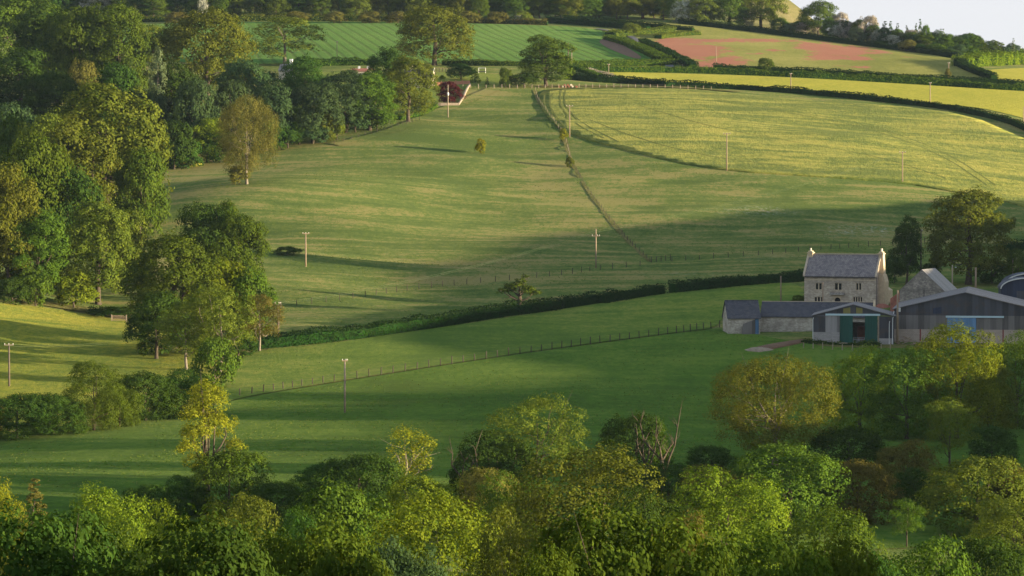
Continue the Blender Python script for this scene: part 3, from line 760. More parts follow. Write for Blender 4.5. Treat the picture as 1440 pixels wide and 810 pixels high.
TREES = []
def tree(key, px, top, base=None, wpx=60, col='green', label=None, D=None, group=None, cat=None, name=None, rz=None, squash=1.0, bark=None):
    """a tree whose foot stands at ground pixel (px, base), or at distance D, reaching up to pixel row `top`"""
    p = PROTO[key]; rng = random.Random(int(px * 131 + top * 17 + wpx))
    if D is None: P = hit(px, base)
    else:
        x = ray(px, 400); x = x[0] / x[1] * D; P = np.array([x, D, float(gh(x, D))])
    zt = at_depth(px, top, P[1])[2]
    H = max(1.0, zt - P[2]); W = wpx * P[1] / F
    s, sz = 1.14 * W / p['W'], 1.02 * H / p['H']
    nm = name or p['name']
    o = empty(nm, (P[0], P[1], P[2]), rng.uniform(0, 6.28) if rz is None else rz)
    o.scale = (s, s * squash, sz)
    tag(o, label, cat or ('shrub' if nm in ('shrub', 'gorse_bush') else 'tree'), group)
    for part, me, mat in (('trunk', p['trunk'], bark or p['bark']), ('crown', p['crown'], LEAF[col])):
        if me is None: continue
        if not me.materials: me.materials.append(None)
        c = bpy.data.objects.new(part, me); COL.objects.link(c); c.parent = o
        c.material_slots[0].link = 'OBJECT'; c.material_slots[0].material = mat
    TREES.append(o)
    return o

def snag(px, top, base, wpx, label, seed, bark=BARK):
    """a dead tree: a few bare stems forking upward"""
    P = hit(px, base); H = at_depth(px, top, P[1])[2] - P[2]; W = wpx * P[1] / F; rng = np.random.default_rng(seed)
    o = empty('dead_tree', tuple(P)); tag(o, label, 'tree')
    t = [np.array([0, 0, -.5]), np.array([.03*W, 0, H*.16]), np.array([-.02*W, 0, H*.34])]
    MB().tube(t, [H*.032, H*.028, H*.022], 7).build('trunk', bark, o, True)
    for i in range(4):
        a = t[1 + (i > 0)]; side = (1, -1, -.35, .45)[i]; h = (1.0, .9, .72, .62)[i]
        e = np.array([side * W * .42, rng.uniform(-.2, .2) * W, H * h])
        m = a * .55 + e * .45 + np.array([side * W * .13, 0, -H * .02]) + rng.normal(0, .03 * W, 3); q1 = m * .5 + e * .5 + rng.normal(0, .05 * W, 3)
        mb = MB(); r = H * .0125; mb.tube([a, a * .5 + m * .5 + rng.normal(0, .02 * W, 3), m, q1, e], [r, r * .85, r * .7, r * .5, r * .18], 5)
        for s_ in (a * .3 + m * .7, m, q1, q1):
            q = s_ + np.array([rng.choice([-1, 1]) * W * rng.uniform(.08, .22), rng.normal(0, .1) * W, H * rng.uniform(.06, .17)])
            mb.tube([s_, s_ * .5 + q * .5 + rng.normal(0, .03 * W, 3), q], [r * .45, r * .3, r * .1], 4)
        mb.build('limb', bark, o, True)
    return o
# ------------------------------------------------------------------ the hilltop wood (two ranks, alike) and the skyline
rnd = random.Random(4)
for i in range(58):                                    # front rank along the top of the cereal field
    px = -20 + i * 17 + rnd.uniform(-6, 6); b = 26 + rnd.uniform(-2, 1.5)
    if 575 < px < 640 and False: continue
    tree(rnd.choice(['oak0', 'oak1', 'oak2', 'round0', 'round1', 'tall0']), px, -8 + rnd.uniform(-8, 7), b, rnd.uniform(24, 38),
         rnd.choice(['green', 'olive', 'green', 'yellow'] if px > 640 else ['green', 'green', 'dark', 'olive']),
         'woodland tree in the wood along the top edge of the striped field', group='trees of the hilltop wood, front rank')
for i in range(34):
    px = -20 + i * 29 + rnd.uniform(-9, 9)
    tree(rnd.choice(['oak0', 'oak1', 'round2', 'tall1']), px, -30 + rnd.uniform(-8, 6), None, rnd.uniform(36, 52), rnd.choice(['dark', 'green', 'olive']),
         'woodland tree standing deeper in the hilltop wood', D=1585 + rnd.uniform(-15, 25), group='trees of the hilltop wood, rear rank')
for px, w_ in ((20,34),(60,30),(95,28),(140,30),(178,26),(250,30),(300,26),(420,30),(470,28),(520,26),(560,30),(660,28),(700,26),(735,24)):
    tree('bush%d' % (int(px) % 3), px, 17 + (px % 5), 33, w_, 'olive' if px % 2 else 'brown', 'low scrub bush at the foot of the hilltop wood', group='scrub bushes under the hilltop wood')
tree('round1', 136, -12, 26, 40, 'blossom', 'white blossoming tree at the top edge among dark woodland trees', name='blossom_tree')
tree('bush1', 285, -2, 27, 14, 'blossom', 'small pale tree with a forked stem against the dark hilltop wood', name='blossom_tree')
tree('bush0', 728, 20, 33, 14, 'blossom', 'creamy blossom bush at the end of the hilltop wood, above the striped field', name='blossom_bush')
# crowns from the wood's end to the skyline
for key, px, top, b, w_, col, lab in [
    ('tall0', 790, -6, 27, 30, 'green', 'pale green woodland tree above the start of the long dark top hedge'),
    ('round0', 838, -2, 25, 34, 'olive', 'light olive tree at the wood edge above the narrow grass strip'),
    ('round1', 872, -4, 25, 32, 'green', 'rounded sunlit tree at the wood edge, second along the narrow grass strip'),
    ('tall1', 905, -10, 26, 30, 'olive', 'taller yellow-green tree at the wood edge near the strip of pale grass'),
    ('round2', 933, -3, 28, 28, 'green', 'sunlit tree beside the pinkish bank where the grass strip widens'),
    ('bush2', 968, 2, 33, 40, 'blossom', 'cream-flowering hawthorn at the top corner of the flowering field'),
    ('round0', 992, -6, 36, 40, 'olive', 'bright olive tree between two hawthorns above the flowering field'),
    ('round2', 1026, -2, 38, 44, 'green', 'dull green tree with a dark base above the flowering field'),
    ('bush1', 1050, 19, 38, 20, 'blossom', 'small white blossom bush at the foot of the tall skyline tree'),
    ('oak1', 1070, -22, 40, 62, 'olive', 'tall broad tree in front of the bare hill on the skyline'),
    ('bush0', 1097, 26, 43, 26, 'green', 'low green bush between the broad tree and the lone round tree'),
    ('round1', 1151, 3, 51, 46, 'green', 'lone round-headed tree standing against the bare hill and sky')]:
    tree(key, px, top, b, w_, col, lab, name='hawthorn_bush' if 'bush' in key and col == 'blossom' else None)
for px, top, b, w_, col in ((1132,32,49,30,'pink'),(1112,33,47,22,'grey'),(1181,20,57,26,'pink'),(1176,36,57,22,'blossom'),(1196,33,59,26,'pink'),(1219,24,62,28,'pink'),(1206,40,62,22,'grey'),(1238,42,65,26,'blossom'),(1258,50,68,22,'blossom'),(1285,43,70,24,'pink'),(1270,46,69,20,'grey'),(1303,58,73,22,'pink')):
    tree('bush%d' % (px % 3), px, top, b, w_, col, 'hawthorn in pinkish white blossom on the ridge behind the flowering field', group='blossoming hawthorns on the ridge', name='hawthorn_bush')
for px, top, b, w_ in ((1244,30,66,16),(1252,30,67,12),(1262,33,68,10),(1275,36,69,10),(1288,33,70,9),(1294,27,71,10),(1232,32,64,14)):
    tree('cone', px, top, b, w_, 'grey' if px % 2 else 'blue', 'slender conifer rising above the blossom on the skyline ridge', group='slender conifers on the ridge')
for i in range(36):
    px = 1300 + i * 4.6 + rnd.uniform(-3, 3); gt = np.interp(px, [1300, 1330, 1380, 1420, 1450, 1470], [44, 47, 58, 67, 75, 77])
    tree(rnd.choice(['cone', 'round0', 'tall0', 'round1', 'tall1']), px, gt + rnd.uniform(-8, 4), np.interp(px, [1300, 1470], [73, 86]) , rnd.uniform(14, 23), rnd.choice(['blue', 'green', 'green', 'dark']),
         'small bluish green tree in the thicket along the ridge against the sky', group='thicket trees on the ridge')
for px, top, b, w_, col in ((1275,57,73,22,'brown'),(1318,62,77,26,'green'),(1345,64,80,24,'blue'),(1296,63,75,18,'dark'),(1370,68,84,22,'green'),(1140,48,54,18,'dark'),(1240,58,67,18,'dark')):
    tree('bush%d' % (px % 3), px, top, b, w_, col, 'low dense bush at the front of the ridge thicket', group='low bushes before the ridge thicket')
for px, top, b, w_, col in ((1168,26,56,24,'green'),(1190,30,58,24,'blue'),(1208,30,61,22,'green'),(1226,36,63,22,'green'),(1246,40,66,22,'blue'),(1262,42,68,20,'green'),(1280,46,70,20,'green'),(1296,48,72,22,'blue'),(1312,50,73,24,'green'),(1124,30,47,26,'green'),(1108,36,46,24,'blue')):
    tree('round%d' % (px % 3), px, top, b, w_, col, 'rounded green tree among the blossom on the skyline ridge', group='rounded trees on the ridge')
tree('cone', 1425, 54, 84, 7, 'grey', 'thin wispy young tree poking above the ridge thicket', name='young_tree')
# ------------------------------------------------------------------ single field trees
tree('oak0', 611, 9, 92, 92, 'olive', 'great spreading tree standing in front of the striped field')
tree('tall1', 768, 51, 122, 62, 'green', 'bell-shaped bright tree beside the twin telegraph poles, above the crop field')
tree('open0', 400, 24, 92, 92, 'olive', 'leaning open-crowned tree with a forked stem against the striped field')
tree('round2', 215, 37, 92, 54, 'olive', 'small round tree at the near end of the striped field')
tree('oak2', 291, 17, 140, 108, 'olive', 'massive broad tree with sunlit side beside the striped field')
tree('spire', 222, 68, 205, 30, 'grey', 'narrow grey-green poplar rising from the dark wood', bark=BARKP)
tree('bush1', 1077, 82, 100, 19, 'green', 'dark round clipped bush below the flowering field')
tree('bush2', 676, 196, 216, 14, 'yellow', 'small lone yellowish bush in the middle of the pasture')
tree('bush0', 793, 182, 197, 11, 'yellow', 'small orange-green bush on the fence line at the corner of the crop')
tree('bush1', 801, 221, 235, 10, 'olive', 'little bush on the fence line below the crop corner')
tree('bush2', 1333, 97, 112, 8, 'brown', 'tiny brownish bush around the foot of a telegraph pole by the corner hedge')
tree('round1', 1157, 30, 60, 12, 'green', 'little round bush on the ridge', ) if False else None
tree('bush2', 887, 33, 50, 26, 'olive', 'rounded bush growing out of the hedge at the lane corner')
tree('gnarled', 730, 388, 441, 58, 'green', 'gnarled old tree with a short thick trunk in the long dark hedge')
tree('birchy', 347, 137, 259, 74, 'brown', 'lone fine-leaved brownish tree at the edge of the pasture, its trunk foot showing')
tree('bush0', 337, 235, 259, 26, 'brown', 'dark brown bush against the trunk of the lone brownish tree')
tree('bush1', 405, 347, 358, 32, 'dark', 'low dark bramble patch in the pasture beside a telegraph pole', name='bramble_bush')
# ------------------------------------------------------------------ the upper wood on the slope, back to front
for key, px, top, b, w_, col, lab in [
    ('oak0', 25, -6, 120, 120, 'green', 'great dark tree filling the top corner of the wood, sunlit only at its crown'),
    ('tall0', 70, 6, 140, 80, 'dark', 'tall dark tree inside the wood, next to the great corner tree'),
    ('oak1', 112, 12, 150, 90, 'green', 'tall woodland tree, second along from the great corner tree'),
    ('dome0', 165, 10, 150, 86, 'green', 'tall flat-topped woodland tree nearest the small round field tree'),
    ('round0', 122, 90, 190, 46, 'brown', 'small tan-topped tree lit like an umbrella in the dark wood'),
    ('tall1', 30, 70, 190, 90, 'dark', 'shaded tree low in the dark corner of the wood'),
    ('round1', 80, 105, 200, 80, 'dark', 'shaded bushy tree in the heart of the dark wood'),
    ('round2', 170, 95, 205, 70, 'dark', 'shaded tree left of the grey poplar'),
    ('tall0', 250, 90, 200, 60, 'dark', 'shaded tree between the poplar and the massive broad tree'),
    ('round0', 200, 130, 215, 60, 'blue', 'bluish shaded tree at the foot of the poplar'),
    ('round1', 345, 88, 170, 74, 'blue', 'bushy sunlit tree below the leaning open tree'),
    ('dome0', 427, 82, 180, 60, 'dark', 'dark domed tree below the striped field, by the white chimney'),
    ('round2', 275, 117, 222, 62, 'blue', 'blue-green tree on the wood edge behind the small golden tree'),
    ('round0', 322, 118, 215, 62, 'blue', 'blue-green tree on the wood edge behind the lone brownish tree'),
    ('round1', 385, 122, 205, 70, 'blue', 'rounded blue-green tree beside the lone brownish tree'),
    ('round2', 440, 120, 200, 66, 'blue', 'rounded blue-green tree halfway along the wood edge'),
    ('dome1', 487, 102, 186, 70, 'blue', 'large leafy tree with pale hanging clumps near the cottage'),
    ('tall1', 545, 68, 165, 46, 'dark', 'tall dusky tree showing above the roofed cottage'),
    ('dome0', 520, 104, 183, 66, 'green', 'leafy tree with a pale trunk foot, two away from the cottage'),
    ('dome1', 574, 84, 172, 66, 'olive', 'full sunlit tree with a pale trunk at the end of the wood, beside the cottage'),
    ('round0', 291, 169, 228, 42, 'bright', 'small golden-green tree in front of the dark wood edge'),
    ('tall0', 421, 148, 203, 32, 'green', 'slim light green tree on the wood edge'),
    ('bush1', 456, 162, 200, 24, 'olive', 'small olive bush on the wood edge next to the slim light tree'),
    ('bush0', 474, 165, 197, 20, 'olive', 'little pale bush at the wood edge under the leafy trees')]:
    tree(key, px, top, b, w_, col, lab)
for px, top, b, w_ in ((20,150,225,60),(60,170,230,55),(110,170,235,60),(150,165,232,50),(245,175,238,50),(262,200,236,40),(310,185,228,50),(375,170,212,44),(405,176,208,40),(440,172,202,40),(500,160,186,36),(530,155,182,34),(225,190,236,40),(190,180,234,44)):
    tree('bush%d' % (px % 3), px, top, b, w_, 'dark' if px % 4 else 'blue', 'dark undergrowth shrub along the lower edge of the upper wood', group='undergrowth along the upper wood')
# ------------------------------------------------------------------ the lower wood on the left
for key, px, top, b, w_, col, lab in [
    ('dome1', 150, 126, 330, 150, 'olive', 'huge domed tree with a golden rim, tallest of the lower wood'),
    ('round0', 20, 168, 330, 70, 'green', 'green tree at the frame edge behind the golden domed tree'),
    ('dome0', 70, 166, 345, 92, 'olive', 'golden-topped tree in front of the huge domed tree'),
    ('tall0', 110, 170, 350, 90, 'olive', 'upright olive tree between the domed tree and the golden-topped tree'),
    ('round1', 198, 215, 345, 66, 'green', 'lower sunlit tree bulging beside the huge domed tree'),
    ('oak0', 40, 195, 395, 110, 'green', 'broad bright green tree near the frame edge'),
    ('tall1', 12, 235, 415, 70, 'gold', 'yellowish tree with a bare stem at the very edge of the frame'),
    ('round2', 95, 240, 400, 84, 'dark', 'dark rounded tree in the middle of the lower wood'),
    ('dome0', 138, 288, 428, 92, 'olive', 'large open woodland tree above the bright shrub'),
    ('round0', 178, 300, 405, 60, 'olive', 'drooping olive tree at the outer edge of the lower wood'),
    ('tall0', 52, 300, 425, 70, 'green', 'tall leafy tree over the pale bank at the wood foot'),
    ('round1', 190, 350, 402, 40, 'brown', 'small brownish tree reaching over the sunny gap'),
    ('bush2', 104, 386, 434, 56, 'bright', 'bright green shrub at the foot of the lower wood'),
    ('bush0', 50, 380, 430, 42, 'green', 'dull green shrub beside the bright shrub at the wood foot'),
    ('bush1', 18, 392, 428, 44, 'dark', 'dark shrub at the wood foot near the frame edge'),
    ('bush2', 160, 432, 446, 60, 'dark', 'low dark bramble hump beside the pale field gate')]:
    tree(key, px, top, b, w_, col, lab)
# ------------------------------------------------------------------ the clump in the middle of the valley
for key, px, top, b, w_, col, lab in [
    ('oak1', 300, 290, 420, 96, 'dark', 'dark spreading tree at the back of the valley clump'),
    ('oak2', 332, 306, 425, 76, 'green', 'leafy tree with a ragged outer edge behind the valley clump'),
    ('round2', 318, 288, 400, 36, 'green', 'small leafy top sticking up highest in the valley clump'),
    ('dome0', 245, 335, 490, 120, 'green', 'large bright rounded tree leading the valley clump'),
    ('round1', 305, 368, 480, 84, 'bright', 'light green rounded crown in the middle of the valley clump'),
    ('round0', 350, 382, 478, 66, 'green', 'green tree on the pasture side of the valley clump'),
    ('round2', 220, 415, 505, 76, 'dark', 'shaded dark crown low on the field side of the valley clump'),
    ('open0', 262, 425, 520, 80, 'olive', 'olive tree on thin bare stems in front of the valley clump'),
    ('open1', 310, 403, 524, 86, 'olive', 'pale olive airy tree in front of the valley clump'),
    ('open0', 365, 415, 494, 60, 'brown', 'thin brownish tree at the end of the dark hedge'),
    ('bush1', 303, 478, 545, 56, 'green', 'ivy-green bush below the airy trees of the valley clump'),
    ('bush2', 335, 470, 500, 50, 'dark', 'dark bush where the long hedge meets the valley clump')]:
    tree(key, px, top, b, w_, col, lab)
# ------------------------------------------------------------------ thicket at the near edge of the valley field
for key, px, top, b, w_, col, lab in [
    ('mid0', 132, 511, 606, 76, 'green', 'rounded tree standing up from the thicket below the valley field'),
    ('mbush0', 205, 525, 592, 86, 'dark', 'wide dark shrub next to the rounded thicket tree'),
    ('mbush1', 255, 523, 585, 80, 'dark', 'dark shrub at the end of the thicket by the lit bank'),
    ('mbush2', 25, 556, 616, 96, 'dark', 'brown-green shrub of the thicket at the frame edge'),
    ('mbush0', 75, 555, 612, 76, 'dark', 'low dark shrub between the frame edge shrub and the rounded tree'),
    ('mbush1', -25, 560, 618, 70, 'brown', 'brown shrub cut by the frame at the thicket end'),
    ('mbush2', 168, 545, 600, 56, 'green', 'small green shrub under the rounded thicket tree')]:
    tree(key, px, top, b, w_, col, lab)
# ------------------------------------------------------------------ trees around the farm
tree('dome0', 1362, 271, 400, 102, 'olive', 'huge domed tree towering behind the big barn')
tree('tall0', 1275, 306, 400, 38, 'dark', 'dark irregular upright tree between the farmhouse and the huge domed tree')
tree('bush0', 1258, 362, 398, 26, 'dark', 'dark bush at the foot of the upright tree by the farmhouse')
tree('bush2', 1308, 372, 398, 30, 'dark', 'dark bush in the shade between the upright tree and the domed tree')
tree('bush1', 1395, 366, 398, 44, 'dark', 'shaded bush under the edge of the huge domed tree')
tree('round1', 1432, 352, 402, 34, 'green', 'small green tree beside the arched barn')
tree('bush2', 1124, 416, 430, 20, 'green', 'small garden bush at the corner of the farmhouse')
tree('bush1', 1410, 310, 322, 10, 'olive', 'tiny bush on the pasture beside the domed tree top')
tree('bush0', 1424, 306, 320, 9, 'olive', 'second tiny bush on the pasture near the frame edge')
# ------------------------------------------------------------------ the lower right trees
for key, px, top, b, w_, col, lab in [
    ('birchy', 1090, 503, 655, 156, 'gold', 'big fine-leaved golden brown tree with pale stems below the farm'),
    ('mid1', 1210, 490, 612, 98, 'bright', 'bright yellow-green tree in front of the shed with green doors'),
    ('mid2', 1345, 460, 618, 116, 'bright', 'tall bright tree in front of the big barn'),
    ('mid0', 1275, 492, 618, 100, 'green', 'greener tree filling the gap between the two bright trees'),
    ('mid1', 1430, 470, 600, 96, 'green', 'shaded green tree at the frame edge below the barn'),
    ('mid2', 1390, 510, 610, 70, 'olive', 'olive tree between the tall bright tree and the frame edge tree'),
    ('mbush0', 1195, 603, 668, 104, 'dark', 'dark evergreen shrub in the hollow behind the golden brown tree'),
    ('airy0', 1335, 562, 668, 76, 'olive', 'twisted thorn tree with open crown in the hollow'),
    ('mbush1', 1275, 622, 700, 76, 'brown', 'brownish bush in the hollow beside the twisted thorn'),
    ('mbush2', 1110, 630, 745, 140, 'green', 'wide bush with yellow tips below the golden brown tree'),
    ('mbush0', 1205, 652, 735, 100, 'brown', 'russet-topped bush beside the wide yellow-tipped bush'),
    ('mbush1', 1285, 660, 722, 56, 'dark', 'dark rounded bush above the little sapling'),
    ('mbush2', 1375, 648, 752, 140, 'olive', 'large tangled bush at the edge of the dark clearing'),
    ('airy1', 1275, 702, 770, 44, 'green', 'young sapling alone in the dark clearing'),
    ('mbush1', 1425, 655, 745, 70, 'brown', 'orange-brown bush at the frame edge'),
    ('mid0', 1425, 704, 812, 120, 'olive', 'olive-green tree at the lower corner of the frame'),
    ('mid1', 1005, 655, 740, 110, 'brown', 'brown-tinted tree behind the vivid yellow-green tree'),
    ('mid2', 940, 652, 735, 100, 'dark', 'dusky green tree left of the brown-tinted tree'),
    ('mbush0', 1395, 600, 650, 60, 'dark', 'dark bush on the bank by the twisted thorn'),
    ('mbush2', 1000, 628, 665, 60, 'dark', 'dark shrub tucked against the golden brown tree')]:
    tree(key, px, top, b, w_, col, lab)
for key, px, top, D, w_, col, lab in [
    ('mid1', 1025, 663, 330, 150, 'bright', 'vivid yellow-green tree, most strongly lit of the valley bottom'),
    ('mid0', 1160, 720, 280, 170, 'green', 'rounded mid-green tree below the wide yellow-tipped bush'),
    ('mbush1', 1300, 766, 270, 150, 'green', 'low green bush along the bottom edge under the sapling'),
    ('mbush2', 1400, 762, 290, 130, 'dark', 'dark low bush along the bottom edge near the corner'),
    ('mbush0', 1220, 790, 240, 120, 'dark', 'shaded bush at the bottom edge beside the rounded mid-green tree')]:
    tree(key, px, top, None, w_, col, lab, D=D)
# ------------------------------------------------------------------ the lower middle trees
for key, px, top, b, w_, col, lab in [
    ('airy0', 755, 557, 700, 124, 'olive', 'open brownish tree standing against the lush meadow'),
    ('mbush1', 700, 612, 705, 110, 'dark', 'dark round bush at the foot of the open brownish tree'),
    ('mbush0', 895, 585, 680, 96, 'dark', 'dark bush behind the gaunt dead tree'),
    ('weeping', 572, 606, 715, 84, 'yellow', 'tattered tree with drooping pale twigs above the thicket'),
    ('mbush2', 505, 642, 730, 110, 'dark', 'dark shrub at the meadow edge beside the tattered tree'),
    ('mbush0', 450, 655, 725, 76, 'dark', 'low dark shrub at the meadow edge left of the tattered tree'),
    ('mbush1', 595, 672, 760, 110, 'bright', 'fresh green bush below the tattered tree'),
    ('mbush2', 690, 662, 760, 80, 'brown', 'twiggy brown bush under the slim dead tree'),
    ('veteran', 291, 539, 724, 122, 'yellow', 'half-bare veteran tree with golden tufts rising over the meadow'),
    ('mbush0', 322, 635, 726, 96, 'green', 'leafy bush around the foot of the veteran tree'),
    ('mbush1', 262, 672, 728, 60, 'dark', 'dark bush on the shady side of the veteran tree'),
    ('mbush2', 205, 683, 735, 60, 'dark', 'small dark bush between the sunlit bush and the veteran tree'),
    ('cone', 48, 674, 760, 46, 'brown', 'ragged tan-tipped conifer at the meadow edge'),
    ('mbush2', 390, 680, 740, 80, 'dark', 'dark hedge-like bush right of the veteran tree')]:
    tree(key, px, top, b, w_, col, lab)
for key, px, top, D, w_, col, lab in [
    ('mid2', 830, 637, 330, 210, 'olive', 'wide olive crown in the middle of the valley bottom'),
    ('mid1', 720, 668, 345, 110, 'green', 'green crown nestled against the wide olive tree'),
    ('dome0', 478, 692, 270, 150, 'green', 'broad domed green tree at the bottom between lighter crowns'),
    ('mid0', 615, 706, 255, 210, 'bright', 'largest sunlit yellow-green tree along the valley bottom'),
    ('mid1', 712, 722, 245, 110, 'olive', 'olive tree pressed against the largest sunlit tree'),
    ('mbush0', 560, 775, 220, 150, 'blue', 'blue-green bush low at the bottom edge'),
    ('mid2', 150, 690, 300, 130, 'bright', 'sunlit yellow-green bushy tree near the tan-tipped conifer'),
    ('mid0', 335, 703, 290, 116, 'olive', 'olive-green tree below the veteran tree'),
    ('mid1', 240, 712, 280, 90, 'bright', 'light green leafy tree between two darker crowns'),
    ('mid2', -5, 690, 270, 80, 'yellow', 'yellowish tree cut by the frame edge'),
    ('mid0', 410, 725, 250, 100, 'dark', 'dark tree in the dip beside the broad domed green tree'),
    ('mid1', 915, 690, 310, 130, 'dark', 'shaded tree between the olive crown and the vivid tree'),
    ('mid2', 960, 735, 240, 110, 'brown', 'brown-leaved tree behind the nearest dark sprays')]:
    tree(key, px, top, None, w_, col, lab, D=D)
snag(932, 562, 692, 64, 'gaunt dead tree with forked bare limbs beside a dark bush', 3)
snag(655, 604, 712, 56, 'slim dead tree with two bare forked stems', 8)
snag(908, 584, 690, 34, 'shorter dead stem leaning beside the gaunt dead tree', 12)
snag(1330, 748, 775, 22, 'small bare dead sapling at the edge of the dark clearing', 14)
# ------------------------------------------------------------------ the nearest crowns along the bottom
for j, (px, top, D, w_, col, lab) in enumerate([
    (60, 728, 104, 330, 'dark', 'nearest leafy crown in the bottom corner, big dark leaves'),
    (270, 742, 98, 330, 'dark', 'nearest leafy crown below the veteran tree'),
    (430, 752, 108, 260, 'green', 'nearest leafy crown below the broad domed green tree'),
    (880, 728, 102, 290, 'green', 'nearest dark spray of leaves below the wide olive crown'),
    (1050, 758, 110, 270, 'green', 'nearest leafy crown below the vivid yellow-green tree'),
    (1185, 772, 118, 200, 'green', 'nearest leafy crown below the rounded mid-green tree'),
    (760, 785, 96, 180, 'green', 'low near crown at the bottom edge, right of the largest sunlit tree')]):
    tree('near%d' % (j % 3), px, top, None, w_, col, lab, D=D)
# ------------------------------------------------------------------ hedges
def hedge(pts, h, wd, col, label, leaf=.34, dens=16, name='hedge', step=6, group=None, wob=.22, seed=0):
    p = pixpath(pts, step, 2)
    rng = np.random.default_rng(seed + int(pts[0][0]) + 7)
    P = np.array(p); d = np.gradient(P[:, :2], axis=0); d /= np.linalg.norm(d, axis=1, keepdims=True) + 1e-9
    seg = np.linalg.norm(np.diff(P[:, :2], axis=0), axis=1); Ltot = seg.sum(); cum = np.concatenate([[0], np.cumsum(seg)])
    per = 2 * h + wd
    n = int(min(26000, max(400, Ltot * per * dens)))
    s = rng.uniform(0, Ltot, n); X = np.interp(s, cum, P[:, 0]); Y = np.interp(s, cum, P[:, 1])
    DX = np.interp(s, cum, d[:, 0]); DY = np.interp(s, cum, d[:, 1])
    hv = h * (1 + wob * vnoise(s / 2.8, s * 0 + .5, 3 + seed) + wob * .6 * vnoise(s / .9, s * 0 + .5, 4 + seed) + .18 * vnoise(s / 11., s * 0 + .5, 8 + seed))
    wv = wd * (1 + wob * .6 * vnoise(s / 3.3, s * 0 + .5, 5 + seed))
    a = rng.uniform(0, 1, n) * (2 * hv + wv)
    off = np.where(a < hv, -wv / 2, np.where(a < hv + wv, a - hv - wv / 2, wv / 2)); z = np.where(a < hv, a, np.where(a < hv + wv, hv, 2 * hv + wv - a))
    nl = np.where(a < hv, -1., np.where(a < hv + wv, 0., 1.)); nz = np.where(nl == 0, 1., .15)
    rnd_ = np.abs(off) / (wv / 2 + 1e-6); z = z - np.where(nl == 0, .25 * h * np.clip(rnd_ - .5, 0, 1), 0)
    SX, SY = -DY, DX
    pos = np.stack([X + SX * off, Y + SY * off, np.zeros(n)], 1); pos[:, 2] = gh(pos[:, 0], pos[:, 1]) + z
    pos += rng.normal(0, .13 + .1 * wob, (n, 3)) * np.array([1, 1, .8])
    nrm = unit(np.stack([SX * nl, SY * nl, nz], 1) + .7 * rdir(rng, n))
    V, K = leaf_faces(rng, pos, nrm, leaf * rng.uniform(.6, 1.35, n))
    tint = np.clip(.45 + .25 * vnoise(s / 1.7, z / .8, 6) + rng.normal(0, .2, n), 0, 1)
    me = np_mesh(name + '_leaves', V, K, False, {'tint': ('FACE', tint)})
    o = bpy.data.objects.new(name, me); COL.objects.link(o); me.materials.append(LEAF[col]); tag(o, label, 'hedge', group)
    # dense twiggy inside
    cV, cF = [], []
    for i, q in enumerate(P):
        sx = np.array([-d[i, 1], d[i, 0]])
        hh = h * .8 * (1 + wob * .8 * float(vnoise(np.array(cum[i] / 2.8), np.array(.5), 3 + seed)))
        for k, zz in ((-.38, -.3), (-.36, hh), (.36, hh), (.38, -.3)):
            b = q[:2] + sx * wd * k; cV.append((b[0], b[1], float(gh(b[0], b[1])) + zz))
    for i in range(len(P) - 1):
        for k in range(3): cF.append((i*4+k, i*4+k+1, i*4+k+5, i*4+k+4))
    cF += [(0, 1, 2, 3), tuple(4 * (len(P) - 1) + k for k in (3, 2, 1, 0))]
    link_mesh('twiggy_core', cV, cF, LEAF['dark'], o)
    return o

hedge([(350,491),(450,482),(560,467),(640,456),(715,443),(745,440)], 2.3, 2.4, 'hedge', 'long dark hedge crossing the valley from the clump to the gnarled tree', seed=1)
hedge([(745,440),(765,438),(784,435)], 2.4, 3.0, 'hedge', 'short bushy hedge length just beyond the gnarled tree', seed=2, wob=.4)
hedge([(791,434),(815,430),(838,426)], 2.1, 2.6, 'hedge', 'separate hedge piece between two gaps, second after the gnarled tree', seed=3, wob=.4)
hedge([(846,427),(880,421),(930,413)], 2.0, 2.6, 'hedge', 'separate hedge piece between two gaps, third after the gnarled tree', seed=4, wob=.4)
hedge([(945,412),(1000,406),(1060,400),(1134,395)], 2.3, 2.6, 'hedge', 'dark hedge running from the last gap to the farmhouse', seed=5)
hedge([(798,111),(830,115),(905,118.5),(935,121)], 2.2, 2.4, 'hedge', 'dark hedge along the near side of the yellow field corner', leaf=.45, dens=10, seed=6)
hedge([(935,122),(960,121.5),(1100,129.5),(1180,136.5),(1280,147),(1360,158),(1420,173),(1445,184),(1480,203)], 1.9, 2.4, 'hedge', 'dark hedge between the yellow field and the crop field', leaf=.45, dens=9, seed=7)
hedge([(803,97),(825,103),(845,111)], 1.5, 2.2, 'green', 'short hedge slanting down beside the twin telegraph poles', leaf=.45, dens=10, seed=8)
hedge([(826,101),(845,106),(866,112)], 1.4, 2.4, 'pink', 'purplish brown flowering hedge by the corner of the yellow field', leaf=.45, dens=10, seed=9)
hedge([(800,93),(850,92.5),(905,92),(946,91.5)], 2.0, 3.4, 'green', 'trimmed hedge along the foot of the striped field near the lane bend', leaf=.45, dens=9, seed=10)
hedge([(810,101),(880,101.5),(960,102),(1100,107),(1300,119),(1440,128),(1500,131)], 2.2, 2.6, 'green', 'long green hedge along the top of the yellow field', leaf=.45, dens=9, seed=11)
hedge([(1003,97.5),(1100,101),(1200,106.5),(1300,113),(1400,118),(1500,124)], 1.8, 2.6, 'hedge', 'long hedge along the foot of the flowering field', leaf=.45, dens=9, seed=12)
hedge([(854,56),(880,63),(905,73),(930,86),(945,91)], 2.2, 4.5, 'green', 'curving trimmed hedge on the field side of the lane', leaf=.5, dens=8, seed=13)
hedge([(904,62),(922,70),(945,81),(975,97)], 2.3, 3.6, 'hedge', 'dark green hedge between the lane and the pink flowers', leaf=.5, dens=8, seed=14)
